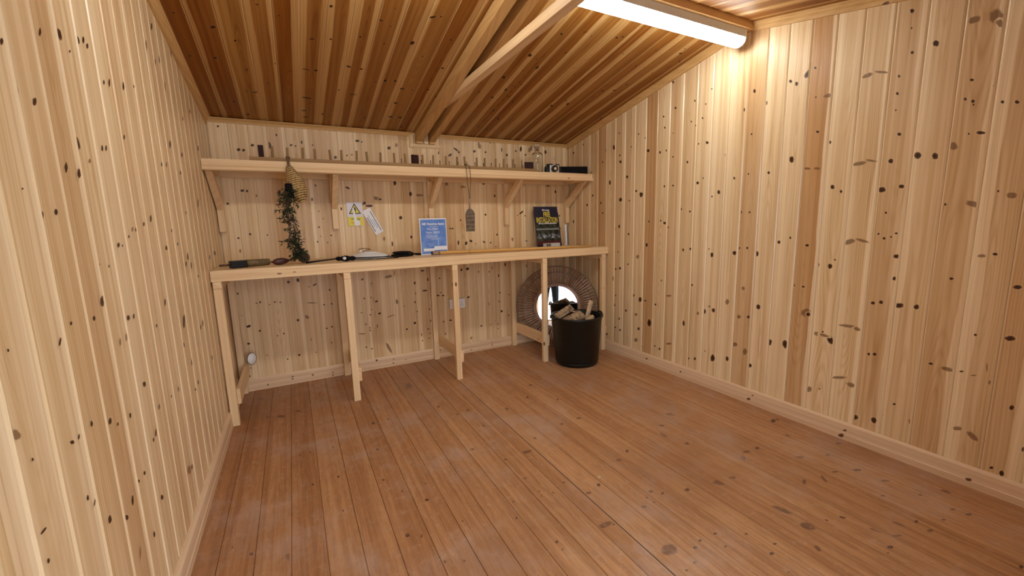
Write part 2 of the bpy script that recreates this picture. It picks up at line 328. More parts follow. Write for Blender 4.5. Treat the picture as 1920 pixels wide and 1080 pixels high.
# knots and branch scars: centre and two half-axes in millimetres on each surface
KNOTS = {
 'R': '''-589,1821,-16,-3,0,-22,1 -681,1831,-15,-3,0,-22,1 -746,1937,-7,-1,0,-8,1 -972,1888,-7,-1,0,-7,1 -1048,1844,-8,-1,0,-7,1 -1320,1826,-5,-1,0,-5,1 -534,1728,-8,-1,0,-10,1 -757,1753,-9,-1,0,-10,1 -767,1699,-15,-2,0,-14,1 -893,1802,-7,-1,0,-6,1 -1080,1742,-15,-2,0,-13,1 -1201,1710,-10,-2,0,-11,1 -1261,1713,-7,-1,0,-8,1 -1325,1658,-8,-1,0,-6,1 -1456,1602,-8,-1,0,-10,1 -635,1539,-14,-1,0,-21,1 -850,1565,-13,-1,0,-14,1 -958,1439,-12,-1,0,-10,1 -1015,1406,-21,-1,-1,-21,1 -1253,1451,-9,-1,0,-9,1 -1335,1449,-8,-1,0,-8,1 -774,1380,-21,-1,0,-18,1 -880,1366,-8,0,0,-7,1 -370,1656,-9,-1,0,-7,1 -396,1442,-12,-1,0,-11,1 -311,1358,-13,-1,0,-14,1 -513,1367,-10,-1,0,-13,1 -539,1274,-10,0,0,-11,1 -1419,1273,-6,0,0,-10,1 -1494,1253,-7,0,0,-8,1 -1106,1189,-9,0,0,-8,1 -1228,1192,-7,0,0,-9,1 -1266,1174,-14,0,0,-11,1 -1300,1141,-10,0,0,-9,1 -91,1203,-12,0,0,-17,1 -762,1151,-12,0,0,-17,1 -709,1129,-12,0,0,-13,1 -707,1063,-8,0,0,-8,1 -878,1085,-10,0,0,-11,1 -1088,1000,-13,0,-1,-17,1 -1448,975,-8,0,-1,-12,1 -1510,985,-8,0,0,-10,1 -752,927,-8,0,0,-7,1 -250,1929,-9,-2,0,-9,1 -94,1877,-10,-2,0,-14,1 -1645,2270,-6,-2,0,-6,1 -1305,2184,-9,-3,0,-9,1 -1334,1999,-9,-2,0,-9,1 -1226,1964,-8,-2,0,-7,1 -1240,1882,-8,-2,0,-8,1 -1499,2006,-6,-2,0,-9,1 -1476,1874,-5,-1,0,-7,1 -1514,1840,-5,-1,0,-6,1 -1567,1877,-7,-2,0,-7,1 -1587,1963,-5,-1,0,-6,1 -1628,2048,-5,-1,0,-5,1 -1543,1713,-6,-1,0,-6,1 -1611,1709,-11,-2,-1,-10,1 -1755,1605,-8,-1,-1,-10,1 -1870,1859,-10,-2,-1,-13,1 -1923,1953,-9,-2,-1,-13,1 -1921,1705,-6,-1,0,-7,1 -1999,1867,-8,-2,-1,-14,1 -2130,1948,-9,-3,-1,-10,1 -2163,1925,-8,-2,-1,-12,1 -2215,1960,-10,-9,11,-19,1 -2253,1979,-7,-2,-1,-7,1 -2267,1828,-5,-1,0,-5,1 -2325,1820,-21,0,-3,-10,0 -2290,1646,-9,-2,-1,-7,1 -2351,1581,-9,-2,-1,-10,1 -2167,1519,-13,-2,-1,-19,1 -2042,1461,-8,-1,-1,-9,1 -1916,1468,-5,-1,0,-6,1 -1823,1452,-7,-1,-1,-10,1 -1717,1373,-12,-1,-1,-15,1 -1668,1347,-6,0,0,-6,1 -1549,1448,-12,-1,-1,-11,1 -1592,1477,-5,-1,0,-6,1 -1455,1603,-8,-1,0,-9,1 -1323,1659,-7,-1,0,-7,1 -1261,1714,-6,-1,0,-7,1 -1336,1449,-7,-1,0,-7,1 -1251,1448,-11,-1,0,-12,1 -2254,1459,-16,-2,-1,-7,0 -2302,1453,-17,-2,-1,-7,0 -1883,1235,-7,0,-1,-10,1 -1757,1830,-4,-1,0,-4,1 -2635,2096,-8,-3,-1,-10,1 -2640,2023,-3,-1,0,-5,1 -2652,1917,-7,-2,-1,-7,1 -2614,1828,-5,-1,-1,-7,1 -2615,1752,-6,-2,-1,-8,1 -2616,1678,-3,-1,0,-5,1 -2730,1927,-11,-4,-1,-14,1 -2840,1976,-16,1,-5,-14,0 -2903,1961,-19,-22,8,-20,0 -2916,1932,-11,-16,5,-7,0 -2857,1740,-7,-2,-1,-6,1 -2845,1668,-5,-1,-1,-7,1 -2869,1653,-6,-1,-1,-7,1 -2872,1639,-3,-1,0,-5,1 -2928,1698,-8,-2,-1,-6,1 -2953,1629,-5,-1,-1,-6,1 -2992,1619,-7,-2,-1,-7,1 -2870,1524,-3,-1,-1,-5,1 -2905,1521,-13,-3,-1,-7,1 -2639,1566,-8,-2,-1,-8,1 -2828,1480,-13,-2,-2,-16,0 -2714,1460,-14,-2,-1,-15,1 -2773,1448,-11,-2,-2,-16,1 -2618,1448,-9,-1,-1,-12,1 -2595,1316,-16,-1,-1,-14,1 -2669,1326,-11,-1,-1,-9,1 -2384,1348,-10,-1,-1,-12,1 -2425,1322,-6,0,-1,-9,1 -2352,1584,-11,-2,-1,-12,1 -3016,1261,-14,-1,-1,-12,0 -2978,1280,-3,0,0,-5,1 -2489,1869,-23,4,-4,-9,0 -2545,1867,-26,-10,0,-5,0 -2491,1453,-29,2,-2,-9,0 -2540,1461,-23,-7,0,-5,0 -1087,1002,-14,0,-1,-17,1 -991,898,-17,1,0,-16,0 -1449,977,-9,0,-1,-18,1 -1511,985,-7,0,0,-8,1 -1689,950,-12,1,-1,-17,1 -1664,991,-5,0,0,-5,1 -1754,954,-5,0,0,-5,1 -1853,973,-13,1,-1,-15,1 -1883,1006,-10,0,-1,-9,1 -1928,748,-11,1,-1,-12,0 -779,783,-14,1,0,-14,1 -726,771,-9,1,0,-12,1 -878,826,-8,1,0,-8,1 -752,927,-9,0,0,-7,1 -694,681,-11,1,0,-20,0 -729,531,-9,1,0,-7,1 -709,439,-18,3,0,-17,1 -952,563,-16,2,0,-12,0 -1030,538,-18,3,-1,-21,1 -1088,538,-12,2,0,-8,1 -863,413,-12,2,0,-12,1 -1251,725,-7,1,0,-7,1 -1198,523,-10,2,0,-10,1 -1328,613,-26,4,0,-8,0 -1539,723,-9,1,0,-8,1 -985,401,-19,3,0,-12,0 -1138,359,-20,4,-1,-34,1 -1020,283,-14,3,0,-14,1 -1598,522,-10,2,-1,-12,0 -1649,546,-15,3,-1,-19,1 -1688,588,-8,1,0,-8,0 -1722,567,-13,2,-1,-15,1 -1822,641,-13,2,-1,-18,0 -1910,556,-13,2,-1,-12,0 -1478,423,-10,2,-1,-23,1 -780,324,-9,2,0,-12,1 -791,221,-12,3,0,-11,1 -731,233,-11,2,0,-8,1 -1058,133,-14,4,0,-12,1 -1204,176,-8,2,0,-8,1 -1255,165,-11,3,0,-10,1 -1347,232,-28,7,0,-8,0 -1531,163,-11,3,0,-10,1 -1589,177,-9,3,-1,-12,1 -1735,224,-17,5,-1,-27,1 -1844,250,-12,3,-1,-16,1 -1671,258,-4,1,0,-6,1 -1894,364,-17,4,-1,-13,0 -1966,332,-14,4,-1,-20,0 -991,176,-19,5,0,-17,0 -611,142,-15,3,0,-13,1 -1882,1236,-7,0,-1,-8,1 -1940,1232,-7,0,0,-6,1 -1854,972,-12,1,-1,-15,1 -1883,1006,-8,0,-1,-9,1 -1939,1008,-8,0,-1,-8,1 -2002,976,-13,1,-1,-17,1 -2131,1051,-9,0,-1,-10,1 -2193,1078,-6,0,-1,-8,1 -2285,1037,-10,0,-1,-8,1 -2622,1206,-5,0,-1,-6,1 -2626,1083,-6,0,-1,-7,1 -2602,1104,-5,0,0,-5,1 -2670,1107,-6,0,0,-5,1 -2652,1090,-4,0,0,-5,1 -2681,998,-12,1,-1,-10,1 -2684,891,-9,1,-1,-10,1 -2347,932,-8,1,-1,-13,1 -2407,929,-11,1,-1,-14,1 -2427,965,-5,0,0,-5,1 -2610,759,-9,1,-1,-9,1 -2642,768,-9,1,-1,-9,1 -2712,763,-17,3,-1,-13,1 -2034,643,-13,2,-1,-16,1 -2309,655,-26,5,-2,-25,0 -2321,648,-12,2,-1,-12,1 -1974,567,-10,2,-1,-10,1 -2119,435,-13,3,-1,-21,1 -2210,445,-15,4,-2,-25,1 -2371,546,-11,2,-1,-12,0 -2401,563,-5,1,0,-6,1 -2440,528,-11,11,-13,-20,1 -2410,545,-24,-2,1,-8,0 -2616,494,-6,2,-1,-8,1 -2640,500,-8,2,-1,-9,1 -2005,251,-13,4,-1,-13,1 -2518,620,-44,2,0,-8,0 -2556,613,-15,-3,2,-9,0 -2484,1063,-28,13,-4,-11,0 -2538,1070,-28,-8,1,-7,0 -2283,802,-9,1,0,-6,1 -2234,804,-6,1,-1,-7,1 -2827,1235,-4,0,-1,-6,1 -2913,1232,-22,-9,1,-11,0 -3015,1261,-16,-1,-1,-11,0 -2878,911,-7,1,-1,-7,1 -2959,1016,-12,1,-1,-7,0 -2996,1025,-7,0,-1,-6,1 -3069,897,-12,1,-1,-9,1 -2775,767,-10,2,-1,-12,1 -3072,685,-14,3,-1,-11,1 -2975,678,-5,1,-1,-5,1 -2849,512,-8,2,-1,-6,1 -2357,213,-16,6,-1,-16,0 -2411,234,-4,1,0,-5,1 -2739,271,-6,2,-1,-6,1 -2587,138,-14,6,-1,-14,1 -2667,155,-9,11,-8,-12,1 -2698,196,-5,2,-1,-10,1 -2805,204,-4,4,-5,-14,0 -2495,329,-35,11,-1,-7,0 -2557,307,-20,-2,2,-11,0 -3106,399,-7,3,-1,-11,1 -3079,116,-6,4,-1,-6,1 -3109,107,-5,9,-5,-10,1 -2905,503,-20,-2,1,-9,0 -2950,506,-7,2,0,-4,1 -2987,500,-8,3,0,-3,0 -3039,484,-7,-4,2,-8,0 -3012,229,-17,-13,4,-12,0 -2963,243,-14,6,-1,-9,0 -3022,546,-2,1,-2,-18,0''',
 'BR': '''-2022,31,-14,5,-1,-9,1 -2046,63,-7,3,0,-5,1 -2541,18,-15,7,-1,-12,1 -2556,54,-10,4,-1,-6,1 -3024,35,-11,3,0,-8,1 -1136,52,-13,4,0,-7,1 -1482,46,-10,3,0,-6,1''',
 'L': '''-2393,1562,6,2,-3,-8,1 -2227,1642,7,3,-4,-10,1 -2126,1676,12,6,3,-13,1 -2016,1704,10,5,5,-8,1 -1978,1718,9,3,-5,-11,1 -1956,1711,9,3,-4,-9,1 -2082,1653,6,2,-2,-4,1 -2375,1478,7,2,-4,-12,1 -2311,1476,9,2,-4,-10,1 -1871,1642,8,2,-3,-8,1 -1824,1654,8,2,-6,-14,1 -1688,1684,13,4,-7,-15,1 -1566,1717,11,3,-3,-6,1 -2135,1423,14,4,3,-15,1 -1766,1507,10,2,-5,-10,1 -1975,1438,9,1,-4,-9,1 -1945,1443,9,2,-4,-9,1 -1159,2074,17,7,-10,-18,1 -1304,1945,19,7,-14,-27,0 -1193,1920,16,5,-10,-17,1 -1092,1969,18,6,-13,-23,1 -1072,1853,15,4,-18,-30,0 -1135,1593,18,3,-11,-19,1 -909,1582,22,3,-9,-14,1 -512,1883,24,6,-9,-13,1 -823,2090,26,9,-21,-35,0 -740,1792,24,5,-9,-14,1 -409,1696,31,5,-14,-19,1 -2222,1354,9,1,-5,-13,1 -2157,1349,12,1,-5,-13,1 -2079,1389,8,1,-3,-6,0 -2424,1290,4,0,-1,-2,1 -2373,1240,8,0,-4,-10,1 -2310,1250,8,0,-3,-8,1 -1616,1251,13,0,-7,-13,1 -1707,1231,10,0,-4,-8,1 -1799,1212,9,0,-3,-7,1 -1833,1213,9,0,-4,-8,0 -1878,1191,8,0,-3,-5,1 -1977,1168,11,0,-4,-8,1 -1946,1165,6,0,-2,-4,1 -2136,1124,7,-1,-1,-3,1 -2074,1114,5,0,-2,-4,1 -2157,1030,13,-2,-7,-15,1 -1337,1479,16,2,-5,-10,1 -1260,1488,17,2,-7,-12,0 -1000,1484,16,2,-6,-10,1 -907,1583,20,3,-9,-13,1 -1337,1208,12,0,-5,-8,1 -1269,1149,13,0,-5,-8,1 -1465,1139,17,-1,-6,-10,1 -1101,1086,24,-1,-13,-19,1 -1007,1294,19,1,-5,-8,0 -1165,1053,14,-1,-8,-12,1 -1061,1038,12,-1,-11,-17,1 -933,972,17,-2,-5,-7,1 -656,1358,25,1,-17,-24,0 -326,1062,38,-2,-12,-14,1 -520,1047,23,-1,-13,-16,1 -2570,1009,3,-1,-1,-3,1 -2574,1001,5,-1,-2,-6,0 -2399,982,4,-2,-7,-8,1 -2339,1009,6,-1,-2,-4,1 -2222,998,9,-2,-3,-6,1 -1998,956,13,-2,-4,-8,1 -1952,952,8,-1,-4,-8,1 -2088,905,7,-2,-4,-9,0 -2039,907,8,-2,-5,-11,0 -2334,772,6,-3,-3,-6,1 -2239,737,10,-4,-4,-8,1 -2109,698,8,-3,-3,-7,1 -1972,743,9,-3,-4,-8,1 -2197,711,5,-2,-2,-5,1 -1747,880,9,-2,-3,-6,1 -1601,940,11,-2,-7,-13,1 -1363,818,21,-4,-18,-27,1 -1429,729,18,-5,-7,-10,1 -1333,626,12,-4,-10,-14,1 -985,735,17,-3,-12,-16,1 -1047,726,13,-3,-9,-12,1 -1961,739,14,-5,-4,-8,1 -1859,625,11,-4,-5,-8,0 -1272,511,13,-4,-6,-9,1 -1337,500,20,-7,-4,-5,1 -1604,596,13,-5,-5,-8,0 -1709,606,7,-2,-3,-5,1 -864,516,38,-11,-8,-10,0 -2600,868,13,-6,-3,-8,0 -2569,807,3,-2,-1,-3,1 -2430,773,9,-4,-2,-4,1 -2400,771,4,-2,-4,-5,1 -2413,635,5,-3,-2,-6,1 -2389,608,3,-2,-6,-6,1 -2335,530,9,-6,-4,-9,1 -2582,675,2,-3,-11,0,1 -2587,618,4,-3,-2,-4,1 -2193,490,8,-5,-6,-13,1 -2246,475,10,-7,-3,-6,1 -2088,312,8,-6,-4,-8,1 -2080,507,8,-4,-3,-6,1 -2131,511,8,-5,-2,-4,1 -1932,564,7,-3,-6,-11,1 -1962,555,6,-3,-3,-6,1 -2204,342,4,-3,-7,-13,0 -1974,363,13,-8,-4,-7,1 -1630,269,24,-13,-9,-13,0 -1587,258,11,-6,-7,-9,1''',
 'B': '''71,1912,7,1,-1,-8,1 174,1763,11,1,-1,-11,1 205,1761,10,1,-1,-10,1 261,1798,11,1,-1,-10,1 362,1807,15,10,10,-24,1 419,1880,6,0,-1,-11,1 507,1814,9,1,-1,-9,1 537,1810,7,0,-1,-7,1 583,1839,10,1,-1,-14,1 652,1823,6,0,-1,-7,1 167,1481,12,0,-1,-10,1 196,1479,8,0,-1,-9,1 70,1390,8,0,-1,-9,1 245,1446,8,0,-1,-12,1 397,1473,13,0,-1,-15,1 183,1172,8,0,-1,-9,1 290,1162,5,0,-1,-6,1 111,1147,12,0,-1,-6,1 113,1055,10,-1,-2,-14,0 652,1332,5,0,0,-5,1 678,1275,5,0,0,-5,1 642,1211,7,0,-1,-8,1 648,1140,4,0,0,-4,1 622,1098,6,0,-1,-7,1 693,1089,5,0,0,-6,1 645,1526,6,0,-1,-9,1 613,1422,9,0,-1,-13,0 712,1362,7,0,-1,-9,1 755,1958,7,1,0,-6,1 809,1946,6,0,-1,-11,1 976,1875,17,1,-1,-10,1 1009,1870,7,0,-1,-7,1 1219,1835,14,1,-1,-14,1 1352,1946,9,1,-1,-12,1 805,1742,11,1,-1,-12,1 890,1760,6,0,-1,-7,1 927,1767,6,0,0,-6,1 1280,1862,11,1,-1,-16,0 1639,1820,7,0,-1,-15,1 875,1512,17,-7,-3,-8,1 1182,1544,7,0,-1,-14,1 1246,1557,13,0,-1,-21,1 1372,1470,13,0,-1,-21,1 1090,1431,33,-9,-5,-14,0 1118,1424,14,0,-1,-8,1 1443,1460,40,0,-1,-9,0 1276,1273,16,0,-1,-15,1 1356,1108,10,0,-1,-14,1 1128,1101,8,0,-1,-17,0 1188,1056,11,0,-1,-22,1 817,1350,9,0,-1,-14,1 991,1385,16,0,-2,-20,1 1030,1372,34,0,-1,-10,1 677,1273,5,0,-1,-6,1 724,1144,9,0,-1,-6,1 692,1087,5,0,-1,-6,1 650,1142,6,0,-1,-7,1 1715,1169,8,0,0,-9,1 1734,1169,9,0,0,-7,1 1778,1040,12,-1,-1,-21,1 1696,1561,14,0,-1,-18,0 1798,1856,26,-18,-6,-6,1 1824,1835,10,1,0,-9,1 1741,1807,19,11,5,-8,1 1973,1850,14,1,-1,-12,1 2018,1908,16,8,15,-30,0 2083,1849,10,1,0,-9,1 2132,1937,8,1,0,-9,1 2170,1942,9,1,0,-11,1 2240,1876,17,1,-1,-22,1 2301,1835,12,1,0,-14,1 2398,1876,9,0,0,-10,1 2452,1898,11,1,-1,-25,1 2503,1847,10,1,0,-9,1 2558,1904,16,-5,-18,-32,0 2730,1885,13,1,0,-19,1 2825,1827,12,1,0,-22,0 2051,1569,14,0,0,-11,1 2122,1460,8,0,-1,-17,1 2161,1460,9,0,-1,-15,1 1847,1537,24,0,0,-9,0 2061,1288,10,0,0,-11,1 1812,1242,7,0,0,-10,1 2443,1303,26,18,6,-6,1 2402,1278,6,0,0,-5,1 2174,1100,8,0,0,-11,1 1780,1038,14,5,10,-23,1 1857,1032,12,-5,-8,-19,1 1901,1051,21,-8,-4,-10,1 1951,1022,6,0,0,-5,1 2037,1036,14,-8,-4,-6,1 2104,1026,9,0,0,-7,1 2339,1049,12,-1,-1,-18,0 2494,1026,21,-1,0,-4,1 2841,1505,12,0,0,-16,1 2887,1266,8,0,0,-9,1 2895,1140,7,0,0,-9,1 2476,1562,10,0,0,-11,1 1718,1170,7,0,0,-7,1 1702,1170,5,0,0,-5,1 2158,986,6,0,0,-6,1 2754,1561,22,0,0,-11,0 2484,1272,6,0,0,-8,1 61,747,6,-1,-1,-7,1 33,749,4,0,-1,-5,1 193,668,6,-1,-1,-9,1 169,663,5,-1,-1,-5,1 287,658,7,-1,-1,-7,1 323,652,6,-1,-1,-6,1 393,802,11,-1,-1,-12,1 460,812,14,-1,-1,-16,1 430,499,11,-1,-1,-11,1 103,496,17,5,2,-10,1 88,364,10,-2,-1,-8,1 169,451,8,-1,-1,-8,1 494,516,14,-12,-7,-10,0 538,624,35,-4,0,-5,0 573,765,18,9,3,-6,1 529,753,5,0,0,-5,1 675,714,7,-1,-1,-9,1 625,599,7,-1,-1,-6,1 681,600,7,-1,-1,-7,1 628,405,7,-1,-1,-6,1 667,412,7,-1,-1,-7,1 656,281,5,-1,0,-6,1 281,397,5,-1,-1,-5,1 324,407,7,-1,-1,-6,1 413,220,9,-2,-1,-9,1 534,222,4,-1,0,-6,1 330,201,5,-1,-1,-7,1 197,255,4,-1,-1,-5,1 83,176,4,-1,-1,-5,1 71,113,5,-1,-1,-6,1 508,330,4,-1,-1,-11,0 253,643,4,0,-1,-5,1 68,581,4,-1,0,-3,1 931,777,15,6,2,-6,1 997,735,6,0,0,-6,1 988,619,5,-1,0,-7,1 1028,581,14,4,2,-8,1 984,514,5,-1,0,-5,1 971,473,6,-1,-1,-7,1 1048,476,16,4,2,-9,1 934,616,12,-1,0,-6,1 902,500,11,-1,0,-3,1 931,398,13,5,1,-4,1 957,362,6,-1,-1,-7,1 959,340,5,-1,-1,-7,1 1020,370,6,-1,-1,-19,0 961,180,6,-1,-1,-7,1 918,200,5,-1,-1,-9,1 892,320,28,-4,0,-5,0 1194,562,11,5,10,-22,0 1257,513,4,0,0,-6,1 1174,447,7,-1,-1,-8,1 1136,441,30,7,1,-4,0 1266,306,9,-1,-1,-9,1 1361,708,9,-1,-1,-14,1 1353,538,7,-1,-1,-11,1 1368,453,5,-1,0,-8,1 1340,352,13,-2,-1,-11,1 1363,616,4,0,-1,-10,1 1394,236,4,-1,-1,-14,1 1399,182,5,-1,0,-7,1 1186,805,8,-1,-2,-29,0 1143,783,32,6,2,-12,0 1446,632,27,0,0,-7,1 1292,818,6,0,-1,-17,1 1434,811,21,-2,0,-7,1 1479,729,6,-1,-1,-21,1 1100,166,10,4,20,-51,0 1588,730,7,-1,0,-8,1 1591,599,6,-1,0,-6,1 1565,576,15,-2,0,-7,1 1612,571,13,-1,0,-7,1 1604,328,7,-1,0,-9,1 1670,333,17,-2,0,-7,1 1616,212,7,-1,0,-7,1 1479,460,5,-1,-1,-11,1 1482,353,5,-1,-1,-13,1 1457,280,13,-2,0,-5,1 1468,238,5,-1,0,-7,1 1461,194,7,-1,0,-6,1 1799,791,10,-1,-1,-13,1 1859,796,15,8,7,-11,1 1970,760,7,-1,0,-7,1 1997,725,5,0,0,-7,1 2080,751,7,-1,0,-7,1 2176,706,7,-1,-1,-15,1 1855,529,11,7,6,-8,1 2250,810,11,-1,-1,-19,1 2186,538,6,-1,0,-10,1 2174,454,7,-1,0,-8,1 2198,354,12,-1,0,-12,1 1976,238,10,-1,0,-7,1 2126,268,5,-1,0,-6,1 2155,231,5,-1,0,-10,1 2153,185,6,-1,0,-6,1 2077,235,6,-1,0,-5,1 2058,442,4,0,0,-8,1 1868,134,11,10,7,-7,0 2275,303,7,-1,0,-10,1 2482,782,14,-11,-7,-7,0 2110,787,8,-1,-1,-15,0 2282,511,9,-1,0,-5,1''',
 'BB': '''352,61,9,-2,-1,-5,1 350,42,8,-2,-1,-5,1 493,46,9,-2,-1,-6,1 181,29,5,-1,-1,-9,1 642,38,8,-2,0,-4,1 640,14,5,-1,-1,-8,1 989,77,10,-2,-1,-10,1 1131,62,7,-1,0,-5,1 1126,27,8,-1,0,-6,1 1237,39,6,-1,0,-4,1 1554,71,9,-2,0,-5,1 1952,91,10,-2,0,-8,1 2077,61,6,-1,0,-6,1 2076,33,6,-1,0,-8,1 1857,23,10,-2,0,-4,1''',
 'C': '''67,-1048,6,-2,-2,7,1 109,-1047,7,-2,-1,7,1 62,-713,7,-2,-2,8,1 206,-990,12,-4,-2,12,1 173,-726,11,-3,-2,11,1 287,-909,6,-2,-1,9,1 312,-649,7,-2,-1,7,1 332,-401,21,-5,-1,7,1 202,-250,12,-3,-1,10,1 261,-85,14,-3,-1,11,1 114,-317,9,-2,-1,8,1 63,-305,5,-1,-1,6,1 284,-401,6,-2,-1,6,1 492,-1161,4,-1,0,7,1 462,-752,7,-2,-1,12,1 528,-691,4,-1,0,8,1 468,-541,9,-2,0,7,1 407,-1209,7,-2,0,6,0 117,-77,10,-2,-1,9,1 407,-525,6,-2,0,6,1 714,-1294,8,-2,1,9,1 728,-1048,7,-2,0,7,1 868,-1108,6,-2,1,8,1 639,-1024,15,-4,0,6,1 839,-821,14,3,0,9,1 910,-814,10,-3,1,9,1 666,-735,10,-3,0,11,1 614,-732,23,2,0,5,1 622,-398,30,5,-1,9,1 642,-331,6,-1,0,9,1 640,-253,4,-1,0,11,1 608,-218,18,-4,0,8,1 619,-122,22,-5,0,8,1 726,-189,7,-1,1,14,1 807,-545,5,-1,1,10,1 947,-1265,14,3,0,7,1 1003,-1233,4,-1,1,5,1 999,-1367,3,-1,1,4,1 996,-1086,5,-2,1,7,1 1067,-723,12,-3,3,15,1 1128,-735,9,-2,3,13,1 1140,-1134,10,-13,7,12,1 1189,-1362,16,-10,3,7,1 1228,-1377,6,-2,2,5,1 1337,-1218,6,-2,3,7,1 1286,-1048,7,-2,5,17,1 1226,-1029,6,-2,1,5,1 1376,-948,10,-3,3,9,1 1357,-684,10,-2,3,10,1 1441,-608,8,-2,5,15,1 1191,-655,19,-5,2,9,1 1259,-655,5,-1,2,6,1 1187,-457,15,4,1,13,1 1194,-247,18,-4,2,12,1 1263,-248,17,-3,3,12,1 1303,-404,7,-2,2,9,1 1129,-398,7,-2,1,7,1 1013,-695,7,-2,1,6,1 999,-484,5,-1,1,7,1 1014,-188,9,-2,1,10,1 898,-509,20,-5,1,8,0 528,-689,5,-1,0,8,1 492,-1161,4,-1,0,6,1 1305,-89,18,-3,2,11,1 1800,-952,13,-3,8,16,1 1837,-690,13,-3,5,12,1 1885,-811,5,-14,12,13,1 1849,-1215,7,-11,11,11,1 1964,-1110,5,-17,10,9,1 1927,-1443,7,-2,6,9,1 2108,-1481,9,-3,7,9,1 2053,-1499,16,-5,3,3,1 1710,-744,7,-2,2,6,1 2017,-665,8,-2,5,10,1 2030,-387,7,-2,14,30,1 1932,-508,2,-16,9,9,1 1804,-224,7,-1,4,10,1 2020,-179,16,-3,5,11,1 2100,-173,11,-2,5,11,1 2352,-682,17,-4,10,15,1 2469,-737,17,-4,12,17,1 2727,-1009,17,-4,8,9,1 2278,-1512,10,-3,6,7,1 2913,-1435,12,-3,10,8,1 2833,-1508,15,-4,7,6,1 2360,-679,11,-2,8,12,1 2468,-743,11,-3,9,13,1 2935,-579,13,-3,15,18,1 2716,-1004,19,-5,6,6,1 2624,-975,15,-4,6,7,1 2629,-1310,8,-2,5,5,1 2630,-1487,5,-2,5,4,1 2332,-1275,7,-2,4,5,1''',
